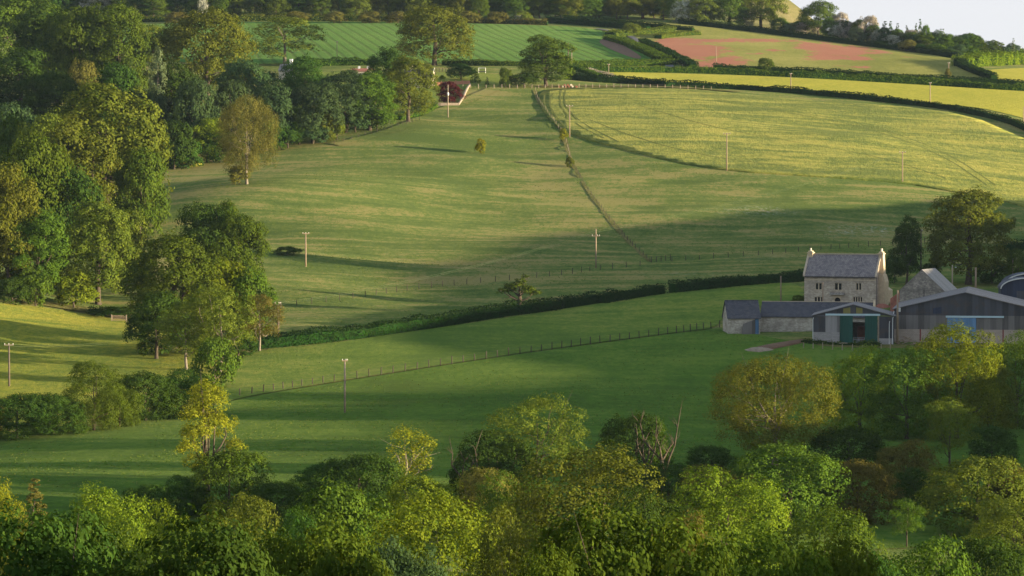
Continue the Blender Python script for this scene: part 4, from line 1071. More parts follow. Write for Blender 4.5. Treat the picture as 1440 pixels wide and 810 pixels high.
hedge([(857,52),(885,50),(915,47),(943,44)], 2.2, 6.0, 'olive', 'broad pale-topped hedge above the lane corner', leaf=.5, dens=8, seed=15)
hedge([(925,55),(945,51),(982,49)], 1.8, 4.0, 'olive', 'hedge tongue reaching into the top of the pink flowers', leaf=.5, dens=8, seed=16)
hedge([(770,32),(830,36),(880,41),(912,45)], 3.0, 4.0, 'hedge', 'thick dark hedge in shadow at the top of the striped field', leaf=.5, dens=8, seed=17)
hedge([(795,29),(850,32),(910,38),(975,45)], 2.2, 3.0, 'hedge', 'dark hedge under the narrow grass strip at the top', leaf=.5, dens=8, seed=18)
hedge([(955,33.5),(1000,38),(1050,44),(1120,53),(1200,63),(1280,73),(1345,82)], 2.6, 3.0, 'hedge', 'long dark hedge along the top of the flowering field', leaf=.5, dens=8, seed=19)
hedge([(-20,36),(60,35),(120,34)], 2.8, 5, 'hedge', 'dark scrubby hedge behind the upper wood, partly hidden', leaf=.5, dens=6, seed=20) if False else None
hedge([(190,31),(340,29.5),(470,29.5),(560,30)], 2.6, 5.0, 'olive', 'rough brownish hedge along the top of the striped field', leaf=.5, dens=7, seed=21, wob=.4)
hedge([(640,32),(700,33),(770,35)], 2.2, 4.0, 'brown', 'rough brown hedge at the top of the striped field beyond the great tree', leaf=.5, dens=7, seed=22, wob=.4)
hedge([(430,93),(500,91.5),(572,91.5)], 2.4, 3.0, 'green', 'hedge behind the cottage along the foot of the striped field', leaf=.45, dens=9, seed=23)
hedge([(622,92),(690,92.5),(760,93)], 2.0, 3.0, 'green', 'hedge behind the garden between the great tree and the bell-shaped tree', leaf=.45, dens=9, seed=24)
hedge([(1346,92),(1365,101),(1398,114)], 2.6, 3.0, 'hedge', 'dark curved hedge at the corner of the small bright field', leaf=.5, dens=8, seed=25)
hedge([(1350,94),(1385,92),(1430,90),(1500,88)], 4.2, 7.0, 'bright', 'big billowing light green hedge above the small bright field', leaf=.55, dens=7, seed=26, wob=.45)
hedge([(125,441),(165,444),(178,446)], 1.2, 2.4, 'hedge', 'low bramble hedge beside the pale field gate', seed=27, wob=.5)
hedge([(1405,354),(1430,352),(1490,348)], 2.0, 3.0, 'hedge', 'dark hedge behind the huge domed tree at the frame edge', seed=28)
hedge([(1130,482),(1180,486),(1240,487)], .7, 2.2, 'green', 'low weedy bank in front of the shed with green doors', leaf=.3, dens=12, seed=29, wob=.6)['category'] = 'weeds'
hedge([(560,169),(600,160),(612,151)], 1.5, 2.0, 'green', 'low hedge closing the cottage garden below its fence', leaf=.4, dens=12, seed=30)
hedge([(1085,466),(1110,463),(1142,460)], .9, 1.4, 'green', 'weeds growing along the foot of the long stone range', leaf=.3, dens=14, seed=31, wob=.6)['category'] = 'weeds'

# ------------------------------------------------------------------ fences
def fence(name, pts, n, h, label, rails=2, rail_mat='iron', post_mat='post', pr=.07, rr=.007, cat='fence', rise=0.0):
    p = np.array(pixpath(pts, 3, 1)); seg = np.linalg.norm(np.diff(p[:, :2], axis=0), axis=1); cum = np.concatenate([[0], np.cumsum(seg)])
    s = np.linspace(0, cum[-1], n); X = np.interp(s, cum, p[:, 0]); Y = np.interp(s, cum, p[:, 1]); Z = gh(X, Y) + rise
    root = empty(name, (X[0], Y[0], Z[0])); tag(root, label, cat); rng = random.Random(n)
    base = np.array([X[0], Y[0], Z[0]])
    me = None
    for x, y, z in zip(X, Y, Z):
        if me is None:
            po = MB().tube([(0, 0, -.4), (0, 0, h * .6), (0.01, 0, h)], [pr, pr * .97, pr * .85], 6).build('post', M[post_mat], root); me = po.data
        else:
            po = bpy.data.objects.new('post', me); COL.objects.link(po); po.parent = root
        po.location = np.array([x, y, z]) - base; po.rotation_euler = (rng.uniform(-.05, .05), rng.uniform(-.05, .05), rng.uniform(0, 3)); po.scale = (1, 1, rng.uniform(.9, 1.1))
    for k in range(rails):
        zz = h * (.9 - .38 * k)
        MB().tube([(x - base[0], y - base[1], z - base[2] + zz) for x, y, z in zip(X, Y, Z)], rr, 4).build('rail' if rr > .03 else 'wire', M[rail_mat], root)
    return root
fence('wire_fence', [(337,557),(497,533),(620,514),(740,496.5),(860,480),(960,467),(1012,460.5)], 48, 1.35, 'post and wire fence between the lush meadow and the lighter strip', 3, pr=.10)
fence('wire_fence', [(395,432),(470,424),(560,410),(640,401),(720,394),(800,386),(840,380),(900,374)], 30, 1.25, 'faint post and wire fence across the pasture below the crossarm pole', 2, pr=.08)
fence('wire_fence', [(753,128),(757,143),(776,167),(794,192),(800,215),(803,226)], 22, 1.25, 'fence of pale posts along the curved end of the crop field', 2, post_mat='wood', pr=.06)
fence('wire_fence', [(803,226),(822,262),(850,300),(885,342),(914,368)], 28, 1.2, 'fence on the rough strip running diagonally down the pasture', 2, pr=.07)
fence('wire_fence', [(916,369),(943,366)], 5, 1.3, 'short railed fence at the lower end of the diagonal strip', 2, 'post', 'post', .09, .04)
fence('wire_fence', [(945,368),(1010,363),(1080,358),(1130,353),(1200,348),(1300,342),(1420,326)], 34, 1.2, 'faint fence line on the slope behind the farmhouse', 2, pr=.08)
fence('wire_fence', [(640,124),(720,124.5),(800,123.5),(850,123),(910,123.5),(1000,126.5)], 36, 1.3, 'post and rail fence along the top edge of the crop field', 2, 'post', 'wood', .11, .04)
fence('wire_fence', [(600,101),(620,101),(640,101)], 10, 1.3, 'small dark fence behind the cottage below the great tree', 2, 'post', 'post', .1, .04)
fence('farm_fence', [(1130,490),(1165,492),(1205,494),(1252,492)], 10, 1.2, 'short row of posts in front of the shed with green doors', 1, post_mat='wood', pr=.10)
fence('wire_fence', [(970,49.5),(1000,50)] if False else [(947,52),(985,49)], 8, 1.3, 'small fence above the pink flowers by the lane', 2, 'post', 'wood', .1, .04)
fence('wire_fence', [(960,94.5),(985,96),(1006,97)], 7, 1.3, 'gateway fence at the lower corner of the pink flowers', 2, 'post', 'wood', .11, .04)
fence('wire_fence', [(430,202),(470,205)] if False else [(470,203),(500,195),(545,182),(590,170)], 16, 1.2, 'fence along the foot of the upper wood below the cottage', 2, pr=.08)

def field_gate(px, base, w, label, rz=0.0):
    P = hit(px, base); o = empty('field_gate', tuple(P), rz); tag(o, label, 'gate')
    for x in (0, w):
        MB().box(x - .08, x + .08, -.08, .08, -.4, 1.4).build('gate_post', M['wood'], o)
    f = MB()
    for z in (.25, .5, .75, 1.0, 1.2): f.box(.12, w - .12, -.03, .03, z - .04, z + .04)
    for x in (.16, w - .16): f.box(x - .04, x + .04, -.034, .034, .15, 1.3)
    f.tube([(.2, -.045, .25), (w * .5, -.045, 1.15), (w - .2, -.045, .25)], .035, 4)
    f.build('gate_frame', M['pole'], o); return o
field_gate(157, 452, 3.0, 'pale wooden field gate below the lower wood')
field_gate(122, 601, 2.2, 'small grey gate at the near corner of the thicket')

# ------------------------------------------------------------------ telegraph poles and cables
def pole(px, top, base, label, arm=1.6, mat='pole', r=.15, low=0, extra=None, D=None, group=None):
    P = hit(px, base); H = at_depth(px, top, P[1])[2] - P[2]
    o = empty('telegraph_pole', tuple(P), rnd.uniform(-.15, .15)); tag(o, label, 'pole', group)
    MB().tube([(0, 0, -.6), (0, 0, H * .5), (0, 0, H)], [r * 1.15, r, r * .8], 8).build('post', M[mat], o, True)
    if arm:
        z = H - (.25 if not low else low)
        MB().box(-arm / 2, arm / 2, -r * .8 - .12, -r * .8, z - .08, z + .08).build('crossarm', M['wood' if mat == 'darkpole' else 'pole'], o)
        for x in (-arm * .44, 0 if arm > 1.4 and not low else arm * .18, arm * .44):
            MB().tube([(x, -r - .05, z + .08), (x, -r - .05, z + .14), (x, -r - .05, z + .2), (x, -r - .05, z + .3)], [.03, .075, .06, .045], 8).build('insulator', M['porc'], o)
    if extra == 'transformer':
        MB().tube([(0, -.42, H * .66), (0, -.42, H * .66 + .1), (0, -.42, H * .66 + .95), (0, -.42, H * .66 + 1.05)], [.2, .32, .32, .2], 12).build('transformer', M['tin'], o, True)
    if extra == 'box':
        MB().box(.16, .5, -.3, .1, H * .60, H * .60 + .75).build('switch_box', M['tin'], o)
    if extra == 'brace':
        MB().tube([(0, 0, H * .1), (.55, .1, H * .95)], [.1, .08], 6).build('brace', M[mat], o)
    if extra == 'lamp':
        MB().tube([(0, 0, H - .5), (.35, -.1, H - .3), (.6, -.15, H - .35)], .03, 5).build('bracket', M['iron'], o); MB().box(.5, .85, -.28, -.02, H - .48, H - .36).build('lamp_head', M['tin'], o)
    return o
pole(1022,187,240,'pale pole with a crossarm at the lower edge of the crop field', 2.0)
pole(1269,213,257,'pale pole at the lower edge of the crop field above the farm', 1.8)
pole(430,327,375,'pole with a flat white crossarm by the bramble patch', 1.5)
pole(838,322,377,'pole with a bright low crossarm in the middle of the pasture', 1.9, low=1.6)
pole(391,425,477,'pole standing beside the valley clump above the hedge', 1.2, 'darkpole', extra='brace')
pole(13,483,544,'dark pole at the edge of the frame in the lit valley field', 1.6, 'darkpole')
pole(485,505,581,'grey weathered pole with a short crossarm in the lush meadow', .9, 'wood', .15)
pole(630,119,165,'pole with a grey transformer next to the copper tree', 0, extra='transformer', mat='wood')
pole(1007,65,96,'thin pale pole in the pink flowers', 0, r=.12)
pole(1112,103,130,'pole in the yellow field below the flowering field', .8)
pole(1308,116,147,'pole at the hedge in the eastern part of the yellow field', .8)
pole(1439,150,178,'pole cut by the frame edge beside the crop hedge', 0)
pole(1334,88,112,'pole with a tiny bush at its foot by the corner hedge', .8)
pole(799,60,92,'tall dark bare pole, thicker of the twin poles', 0, 'darkpole', .22)
pole(804,70,97,'pale pole with a stay wire, thinner of the twin poles', .8, 'wood')
pole(856,90,112,'short pole at the corner of the yellow field', .8, 'wood', .12)
pole(801,148,193,'pole at the corner of the crop with a wide thin crossarm', 2.0)
pole(1098,388,426,'bare pole above the dark stone outbuilding', 0, r=.14)
pole(1157,397,452,'pole rising behind the long slate roof in front of the farmhouse', 0, r=.15)
pole(1262,408,484,'stout pole with a small box between the green-doored shed and the big barn', 0, r=.2, extra='box')
pole(1339,373,424,'pole with a lamp bracket between the stone barn and the domed tree', 0, 'wood', extra='lamp')
pole(1372,376,424,'thick pale pole standing up behind the big barn roof', 0, r=.2)
pole(1424,362,402,'short pale pole beside the arched barn', 0)
pole(1295,323,400,'dark pole beside the dark upright tree', .7, 'darkpole')
pole(474,58,88,'thin grey pole at the foot of the striped field', .6, 'wood', .12)
pole(589,86,106,'thin grey mast behind the cottage roof', 0, 'wood', .1)

def cable(a, b, sag, label, r=.028):
    """a,b: (px, py, base): attachment pixel and the pole foot it hangs over"""
    A = at_depth(a[0], a[1], hit(a[0], a[2])[1]); B = at_depth(b[0], b[1], hit(b[0], b[2])[1])
    pts = [A + (B - A) * t - np.array([0, 0, sag * 4 * t * (1 - t)]) for t in np.linspace(0, 1, 25)]
    o = MB().tube(pts, r, 4).build('overhead_cable', M['cable'], None); tag(o, label, 'cable', 'overhead cables across the valley')
    return o
for k, dy in ((0, 0), (1, 2.5)):
    up = 'upper' if k == 0 else 'lower'
    cable((13,484+dy,544), (391,426+dy*.8,477), 2.6, f'{up} overhead cable from the frame edge pole to the pole by the valley clump', .0075)
    cable((391,426+dy,477), (838,324+dy*.8,377), 1.6, f'{up} overhead cable from the clump pole to the pole in the pasture', .0075)
    cable((838,324+dy,377), (1269,214+dy*.6,257), 1.8, f'{up} overhead cable from the pasture pole to the pole above the farm', .0075)

# ------------------------------------------------------------------ the farm
TH = R(21)
TA = {}
def building(name, px, base, label, cat='building', th=TH, D=None):
    P = hit(px, base) if D is None else np.array([at_depth(px, 400, D)[0], D, at_depth(px, base, D)[2]])
    o = empty(name, tuple(P), -th); tag(o, label, cat); TA[o.name] = th; return o
def L(o, px, t=None):
    t = TA.get(o.name, TH)
    #"""facade metre of a photo column on the front wall line of building o"""
    x0, y0 = o.location.x, o.location.y; u = ray(px, 400); k = u[0] / u[1]
    return (x0 - k * y0) / (-math.sin(t) * k - math.cos(t)) if False else (k * y0 - x0) / (math.cos(t) + k * math.sin(t))
def Zl(o, px, py, t=None):
    t = TA.get(o.name, TH)
    #"""local height of photo row py at column px on the front wall plane"""
    s = L(o, px, t); y = o.location.y - s * math.sin(t); return at_depth(px, py, y)[2] - o.location.z

def wall_open(mb, x0, x1, z0, z1, y, openings, depth=.25):
    """front sheet at local y with rectangular openings and their reveals"""
    xs = sorted({x0, x1, *[v for o in openings for v in o[:2]]}); zs = sorted({z0, z1, *[v for o in openings for v in o[2:4]]})
    for a, b in zip(xs[:-1], xs[1:]):
        for c, d in zip(zs[:-1], zs[1:]):
            if any(o[0] <= a and b <= o[1] and o[2] <= c and d <= o[3] for o in openings): continue
            mb.quad((a, y, c), (b, y, c), (b, y, d), (a, y, d))
    for (a, b, c, d) in openings:
        mb.quad((a, y, c), (a, y, d), (a, y + depth, d), (a, y + depth, c)); mb.quad((b, y, c), (b, y + depth, c), (b, y + depth, d), (b, y, d))
        mb.quad((a, y, d), (b, y, d), (b, y + depth, d), (a, y + depth, d)); mb.quad((a, y, c), (a, y + depth, c), (b, y + depth, c), (b, y, c))
    return mb

def window(o, x0, x1, z0, z1, y, lights=2, sill=True):
    w = MB()
    for i in range(lights + 1):
        x = x0 + (x1 - x0) * i / lights; w.box(x - .09, x + .09, y - .02, y + .2, z0, z1)
    w.box(x0 - .15, x1 + .15, y - .05, y + .2, z1, z1 + .16); w.box(x0 - .15, x1 + .15, y - .09, y + .2, z0 - .14, z0)
    fr = w.build('window', M['dressed'], o)
    MB().quad((x0, y + .16, z0), (x1, y + .16, z0), (x1, y + .16, z1), (x0, y + .16, z1)).build('pane', M['glass'], fr)
    lead = MB()
    for i in range(lights):
        xa = x0 + (x1 - x0) * (i + .5) / lights; lead.box(xa - .02, xa + .02, y + .135, y + .158, z0, z1)
    lead.box(x0, x1, y + .132, y + .156, (z0 + z1) / 2 - .02, (z0 + z1) / 2 + .02); lead.build('glazing_bar', M['iron'], fr)
    return fr

# farmhouse
fh = building('farmhouse', 1131, 431, 'old stone farmhouse with a tiled roof and a tall chimney at each end', 'house')
Wd = L(fh, 1232); Dp = 6.6; ze = Zl(fh, 1180, 387.5); zr = ze + 4.0
wins = [(1146.5,1156,398.5,407),(1173.5,1184,398.5,407.5),(1203.5,1211.5,398.5,407.5)]
low = [(1145,1158,418,426),(1199.5,1213,418,425)]
ops, rec = [], []
for i, (a, b, c, d) in enumerate(wins + low):
    q = (L(fh, a), L(fh, b), Zl(fh, (a+b)/2, d), Zl(fh, (a+b)/2, c)); ops.append(q); rec.append((q, 2 if i < 3 else (3 if i == 3 else 4)))
dq = (L(fh, 1173.8), L(fh, 1182), -.3, Zl(fh, 1178, 418.2)); ops.append(dq)
mb = wall_open(MB(), 0, Wd, -1.2, ze, 0, ops, .28)
mb.quad((0, Dp, -1.2), (0, 0, -1.2), (0, 0, ze), (0, Dp, ze)); mb.poly([(0, Dp, ze), (0, 0, ze), (0, Dp/2, zr)])
mb.quad((Wd, 0, -1.2), (Wd, Dp, -1.2), (Wd, Dp, ze), (Wd, 0, ze)); mb.poly([(Wd, 0, ze), (Wd, Dp, ze), (Wd, Dp/2, zr)])
mb.quad((Wd, Dp, -1.2), (0, Dp, -1.2), (0, Dp, ze), (Wd, Dp, ze))
mb.build('wall', M['stone'], fh)
for q, n in rec: window(fh, *q[:2], *q[2:], .05, n)
MB().box(.0, Wd - .003, -.07, .05, Zl(fh, 1180, 394.5), Zl(fh, 1180, 393)).build('string_course', M['dressed'], fh)
dr = MB().quad((dq[0], .26, dq[2]), (dq[1], .26, dq[2]), (dq[1], .26, dq[3]), (dq[0], .26, dq[3])).build('door', M['darkin'], fh)
xm = (dq[0] + dq[1]) / 2; hw = (dq[1] - dq[0]) / 2
arch = MB(); pts = []
zc = dq[3] - hw * .9
for i in range(9):
    a = math.pi * i / 8; pts.append((xm + hw * 1.0 * math.cos(a), zc + hw * .9 * math.sin(a)))
sur = [(xm + hw + .5, dq[2]), (xm + hw + .5, dq[3] + .45), (xm - hw - .5, dq[3] + .45), (xm - hw - .5, dq[2])]
for i in range(8):
    a, b = pts[i], pts[i+1]; t0, t1 = (xm + (hw + .5) * (1 - 2 * i / 8), dq[3] + .45), (xm + (hw + .5) * (1 - 2 * (i + 1) / 8), dq[3] + .45)
    arch.add([(a[0], -.1, a[1]), (t0[0], -.1, t0[1]), (t1[0], -.1, t1[1]), (b[0], -.1, b[1])], [(0, 1, 2, 3)])
    arch.add([(a[0], -.1, a[1]), (b[0], -.1, b[1]), (b[0], .25, b[1]), (a[0], .25, a[1])], [(0, 1, 2, 3)])
for s_ in (-1, 1):
    xa = xm + s_ * hw; xb = xm + s_ * (hw + .5); arch.box(min(xa, xb), max(xa, xb), -.1, .004, dq[2], zc)
arch.build('door_surround', M['dressed'], fh)
MB().prism_x([(-.75, dq[3] + .55), (-.003, dq[3] + .62), (-.003, dq[3] + 1.0)], xm - hw - .9, xm + hw + .9).build('door_hood', M['stone_dark'], fh)
rf = MB(); ov = .28; k = (zr - ze) / (Dp / 2)
rf.prism_x([(-ov, ze - ov * k + .02), (-ov, ze - ov * k + .24), (Dp/2, zr + .26), (Dp/2, zr + .02)], .02, Wd - .02)
rf.prism_x([(Dp/2 + .002, zr + .02), (Dp/2 + .002, zr + .26), (Dp + ov, ze - ov * k + .24), (Dp + ov, ze - ov * k + .02)], .02, Wd - .02)
roof = rf.build('roof', M['tiles'], fh)
MB().box(.02, Wd - .02, Dp/2 - .16, Dp/2 + .16, zr + .2, zr + .36).build('ridge_tile', M['dressed'], roof)
for xa, xb in ((-.22, .16), (Wd - .16, Wd + .24)):       # stone copings on the gables
    cp = MB()
    cp.prism_x([(-ov - .1, ze - ov * k + .1), (-ov - .1, ze - ov * k + .46), (Dp/2, zr + .5), (Dp/2, zr + .1)], xa, xb)
    cp.prism_x([(Dp/2 + .002, zr + .1), (Dp/2 + .002, zr + .5), (Dp + ov, ze - ov * k + .46), (Dp + ov, ze - ov * k + .1)], xa, xb)
    cp.build('coping', M['dressed'], fh)
# the chimney on the west gable and the big outside stack on the east gable
zt = Zl(fh, 1137, 350) ; yc = Dp / 2
c1 = MB().box(-.1, .95, yc - .55, yc + .55, zr - .9, zt - .9); c1.box(-.22, 1.07, yc - .67, yc + .67, zt - .9, zt - .7); c1.box(.0, .85, yc - .45, yc + .45, zt - .7, zt - .45)
c1o = c1.build('chimney', M['stack'], fh)
MB().tube([(.42, yc, zt - .45), (.42, yc, zt - .4), (.42, yc, zt + .1)], [.26, .2, .17], 10).build('chimney_pot', M['cream'], c1o)
c2 = MB(); x = Wd + .0
c2.prism_y([(x, -1.2), (x + 1.35, -1.2), (x + 1.35, ze - 1.2), (x + .95, ze + .3), (x, ze + .3)], yc - 1.5, yc + 1.5)
c2.prism_y([(x, ze + .302), (x + .95, ze + .302), (x + .75, zr - .4), (x + .75, zt - 1.0), (x - .2, zt - 1.0), (x - .2, zr + .6), (x - .001, zr - 1.0)], yc - .75, yc + .75)
c2.box(x - .32, x + .87, yc - .87, yc + .87, zt - 1.0, zt - .8); c2.box(x - .12, x + .67, yc - .55, yc + .55, zt - .8, zt - .5)
c2o = c2.build('chimney', M['stack'], fh)
MB().tube([(x + .28, yc, zt - .5), (x + .28, yc, zt - .45), (x + .28, yc, zt + .12)], [.28, .22, .19], 10).build('chimney_pot', M['cream'], c2o)
MB().tube([(.1, -ov - .12, ze - ov * k + .02), (Wd - .1, -ov - .12, ze - ov * k - .02)], .07, 6).build('gutter', M['iron'], fh)
MB().tube([(Wd + .15, -.12, -1), (Wd + .15, -.12, ze - .2)], .06, 6).build('downpipe', M['iron'], fh)
# rear lean-to seen past the east gable
an = MB().box(Wd + .003, Wd + 1.2, Dp - 1.2, Dp + 2.2, -1.2, 3.3); an.prism_y([(Wd + .003, 3.302), (Wd + 1.2, 3.302), (Wd + .003, 4.1)], Dp - 1.2, Dp + 2.2)
an.build('rear_porch', M['stack'], fh)
MB().box(Wd + 1.203, Wd + 1.9, Dp - .5, Dp + .5, -1.2, 1.0).build('porch_step', M['dressed'], fh)

def gable_house(o, W, D, ze, zr, wall, roof, ov=.3, z0=-1.2, front=True, openings=(), th=.12, roof_z=.02, axis='y'):
    """gable facing the viewer, ridge running back (axis y)"""
    mb = MB(); xm = W / 2
    if front: wall_open(mb, 0, W, z0, ze, 0, list(openings), .2); mb.poly([(0, 0, ze), (W, 0, ze), (xm, 0, zr)])
    mb.quad((0, D, z0), (0, 0, z0), (0, 0, ze), (0, D, ze)); mb.quad((W, 0, z0), (W, D, z0), (W, D, ze), (W, 0, ze))
    mb.quad((W, D, z0), (0, D, z0), (0, D, ze), (W, D, ze)); mb.poly([(W, D, ze), (0, D, ze), (xm, D, zr)])
    w = mb.build('wall', wall, o)
    k = (zr - ze) / xm; r = MB()
    r.prism_y([(-ov, ze - ov * k + roof_z), (xm, zr + roof_z), (xm, zr + roof_z + th), (-ov, ze - ov * k + roof_z + th)], -ov, D + ov)
    r.prism_y([(xm + .002, zr + roof_z), (W + ov, ze - ov * k + roof_z), (W + ov, ze - ov * k + roof_z + th), (xm + .002, zr + roof_z + th)], -ov, D + ov)
    rr = r.build('roof', roof, o); return w, rr

# small stone barn beside the domed tree
sb = building('stone_barn', 1265, 442, 'small stone barn with a plain gable and a pale tin roof', 'barn', D=642)
Wb = L(sb, 1328); zb = Zl(sb, 1266, 409); zp = Zl(sb, 1302, 380)
sb.location.z = float(gh(sb.location.x, sb.location.y)); zb = Zl(sb, 1266, 409); zp = Zl(sb, 1302, 380)
mbw, rb = gable_house(sb, Wb, 11, zb, zp, M['stone_dark'], M['roof_pale'], .12)
MB().box(Wb * .54, Wb * .54 + .16, -.05, -.003, zb - 2.2, zb + .3).build('vent_slit', M['iron'], sb)
MB().prism_y([(-2.0, -1.2), (-.003, -1.2), (-.003, zb - .1), (-2.0, zb - 1.6)], .5, 9).build('lean_to', M['rust'], sb)

# long slate-roofed stone range
lr = building('stone_range', 1069, 463, 'long low stone range with a dark slate roof in front of the farmhouse', 'outbuilding', th=R(12), D=627)
t12 = R(12); Wl = L(lr, 1228, t12); zl = Zl(lr, 1100, 444, t12); zlr = Zl(lr, 1100, 427.5, t12) + .25; Dl = 5.4
mb = MB(); mb.box(0, Wl, 0, .5, -1.5, zl); mb.box(0, Wl, Dl - .5, Dl, -1.5, zl)
mb.prism_x([(.002, -1.5), (Dl - .002, -1.5), (Dl - .002, zl), (Dl/2, zlr - .02), (.002, zl)], Wl - .5, Wl - .003); mb.prism_x([(.002, -1.5), (Dl - .002, -1.5), (Dl - .002, zl), (Dl/2, zlr - .02), (.002, zl)], .003, .5)
mb.build('wall', M['stone_pale'], lr)
k = (zlr - zl) / (Dl / 2)
r = MB(); r.prism_x([(-.3, zl - .3 * k), (-.3, zl - .3 * k + .14), (Dl/2, zlr + .14), (Dl/2, zlr)], .01, Wl - .2); r.prism_x([(Dl/2 + .002, zlr), (Dl/2 + .002, zlr + .14), (Dl + .3, zl - .3 * k + .14), (Dl + .3, zl - .3 * k)], .01, Wl - .2)
rr = r.build('roof', M['slate'], lr); MB().box(.01, Wl - .2, Dl/2 - .12, Dl/2 + .12, zlr + .1, zlr + .22).build('ridge_tile', M['dressed'], rr)
MB().prism_x([(-.35, zl - .2), (Dl/2, zlr + .65), (Dl + .35, zl - .2), (Dl + .35, zl - .6), (-.35, zl - .6)], Wl - .195, Wl + .15).build('coping', M['stack'], lr)

# dark roofed outbuilding at the west end
ob = building('stone_outbuilding', 1024, 467, 'square stone outbuilding with dark roof and blue door at the end of the farm', 'outbuilding', th=R(-6), D=622)
to = R(-6); Wo = L(ob, 1069, to); zo = Zl(ob, 1045, 446.5, to); Do = 6.0; zor = Zl(ob, 1045, 424, to)
mb = MB(); do = (L(ob, 1061.5, to), L(ob, 1067.5, to), -.4, Zl(ob, 1064, 448, to))
wall_open(mb, 0, Wo, -1.5, zo, 0, [do], .3)
for xx in (0, Wo):
    mb.poly([(xx, 0, -1.5), (xx, Do, -1.5), (xx, Do, zo), (xx, Do/2, zor - .1), (xx, 0, zo)])
mb.quad((Wo, Do, -1.5), (0, Do, -1.5), (0, Do, zo), (Wo, Do, zo)); mb.build('wall', M['stone_pale'], ob)
k = (zor - zo) / (Do / 2); r = MB()
r.prism_x([(-.25, zo - .25 * k), (-.25, zo - .25 * k + .13), (Do/2, zor + .13), (Do/2, zor)], -.2, Wo + .15); r.prism_x([(Do/2 + .002, zor), (Do/2 + .002, zor + .13), (Do + .25, zo - .25 * k + .13), (Do + .25, zo - .25 * k)], -.2, Wo + .15)
rr = r.build('roof', M['slate'], ob); MB().box(-.2, Wo + .15, Do/2 - .12, Do/2 + .12, zor + .09, zor + .2).build('ridge_tile', M['slate'], rr)
MB().box(do[0] + .02, do[1] - .02, .18, .26, -.4, do[3]).build('door', M['blue'], ob)
MB().prism_y([(L(ob, 1042, to), -.6), (do[0] - .1, -.6), (do[0] - .1, Zl(ob, 1060, 449, to)), (L(ob, 1044, to), Zl(ob, 1044, 455, to))], -1.1, -.9).build('sheet_screen', M['grey_board'], ob)

# shed with green sliding doors
gs = building('farm_shed', 1143, 483, 'low gabled shed with open dark green sliding doors and white downpipes', 'shed', R(8))
Wg = L(gs, 1256.5); zg = Zl(gs, 1144, 444); zgr = Zl(gs, 1200, 429); Dg = 14
xd0, xd1 = L(gs, 1181), L(gs, 1234.5); zd = Zl(gs, 1205, 443.5); zblk = Zl(gs, 1160, 467)
# walls: block base, boarding, dark cladding; a true doorway between
MB().box(.0, xd0, -.06, .1, -.8, zblk).build('block_wall', M['block_grey'], gs)
MB().box(.0, L(gs, 1161), -.02, .06, zblk + .003, zg - .05).build('cladding', M['dark_sheet'], gs)
MB().box(L(gs, 1161) + .003, xd0, -.02, .06, zblk + .003, zd).build('boarding', M['pale_board'], gs)
MB().box(xd1 + .28, Wg, -.02, .06, zblk - 1.097, zg - .05).build('cladding', M['dark_sheet'], gs)
MB().box(xd1 + .28, Wg, -.06, .1, -.8, zblk - 1.1).build('block_wall', M['block_grey'], gs)
MB().box(xd1 + .003, xd1 + .277, -.08, .12, -.8, zd).build('door_post', M['wood'], gs)
fr = MB(); fr.poly([(.0, 0, zg - .04), (L(gs,1161), 0, zd + .003), (Wg - (Wg - xd1) * .6, 0, zd + .003), (Wg, 0, zg - .04), (Wg, 0, zg), (Wg/2, 0, zgr), (0, 0, zg)])
fr.build('gable', M['dark_sheet'], gs)
for a, b in ((1186, 1196), (1204, 1213)):
    xa, xb = L(gs, a), L(gs, b); MB().quad((xa, -.03, zd + .35), (xb, -.03, zd + .35), (xb, -.03, min(zd + 1.5, zg + (zgr - zg) * (1 - abs(xb - Wg/2) / (Wg/2)) - .15)), (xa, -.03, min(zd + 1.5, zg + (zgr - zg) * (1 - abs(xa - Wg/2) / (Wg/2)) - .15))).build('gable_light', M['rooflight'], gs)
for xx in (0, Wg): MB().box(xx - .05, xx + .05, .1, Dg, -.8, zg).build('side_wall', M['dark_sheet'], gs)

MB().box(.2, Wg - .2, Dg, Dg + .4, -.8, 3.4).build('rear_wall', M['stone_pale'], gs)
k = (zgr - zg) / (Wg / 2); r = MB()
r.prism_y([(-.35, zg - .35 * k + .03), (Wg/2, zgr + .03), (Wg/2, zgr + .13), (-.35, zg - .35 * k + .13)], -.3, Dg + .3)
r.prism_y([(Wg/2 + .002, zgr + .03), (Wg + .35, zg - .35 * k + .03), (Wg + .35, zg - .35 * k + .13), (Wg/2 + .002, zgr + .13)], -.3, Dg + .3)
r.build('roof', M['roof_dim'], gs)
MB().box(L(gs, 1161), L(gs, 1238), -.22, -.09, zd - .05, zd + .3).build('door_rail', M['rail'], gs)
for a, b in ((1181.3, 1199.5), (1216.5, 1234)):
    MB().box(L(gs, a), L(gs, b), -.18, -.1, -.45, zd - .06).build('sliding_door', M['green'], gs)
for xx, top_ in ((.02, zg - .3), (Wg - .75, zg - .9), (Wg - .12, zg - .1)):
    MB().tube([(xx, -.16, -.6), (xx, -.16, top_ - .4), (xx + .1, -.1, top_)], .055, 8).build('downpipe', M['white'], gs)
gt = MB()
xa, xb = L(gs, 1200), L(gs, 1216)
for z in (.0, .25, .5, .8, 1.1): gt.tube([(xa, .3, z), (xb, .3, z)], .03, 5)
for xx in (xa, (xa + xb) / 2, xb): gt.tube([(xx, .3, -.3), (xx, .3, 1.1)], .03, 5)
gt.build('inner_gate', M['tin'], gs)
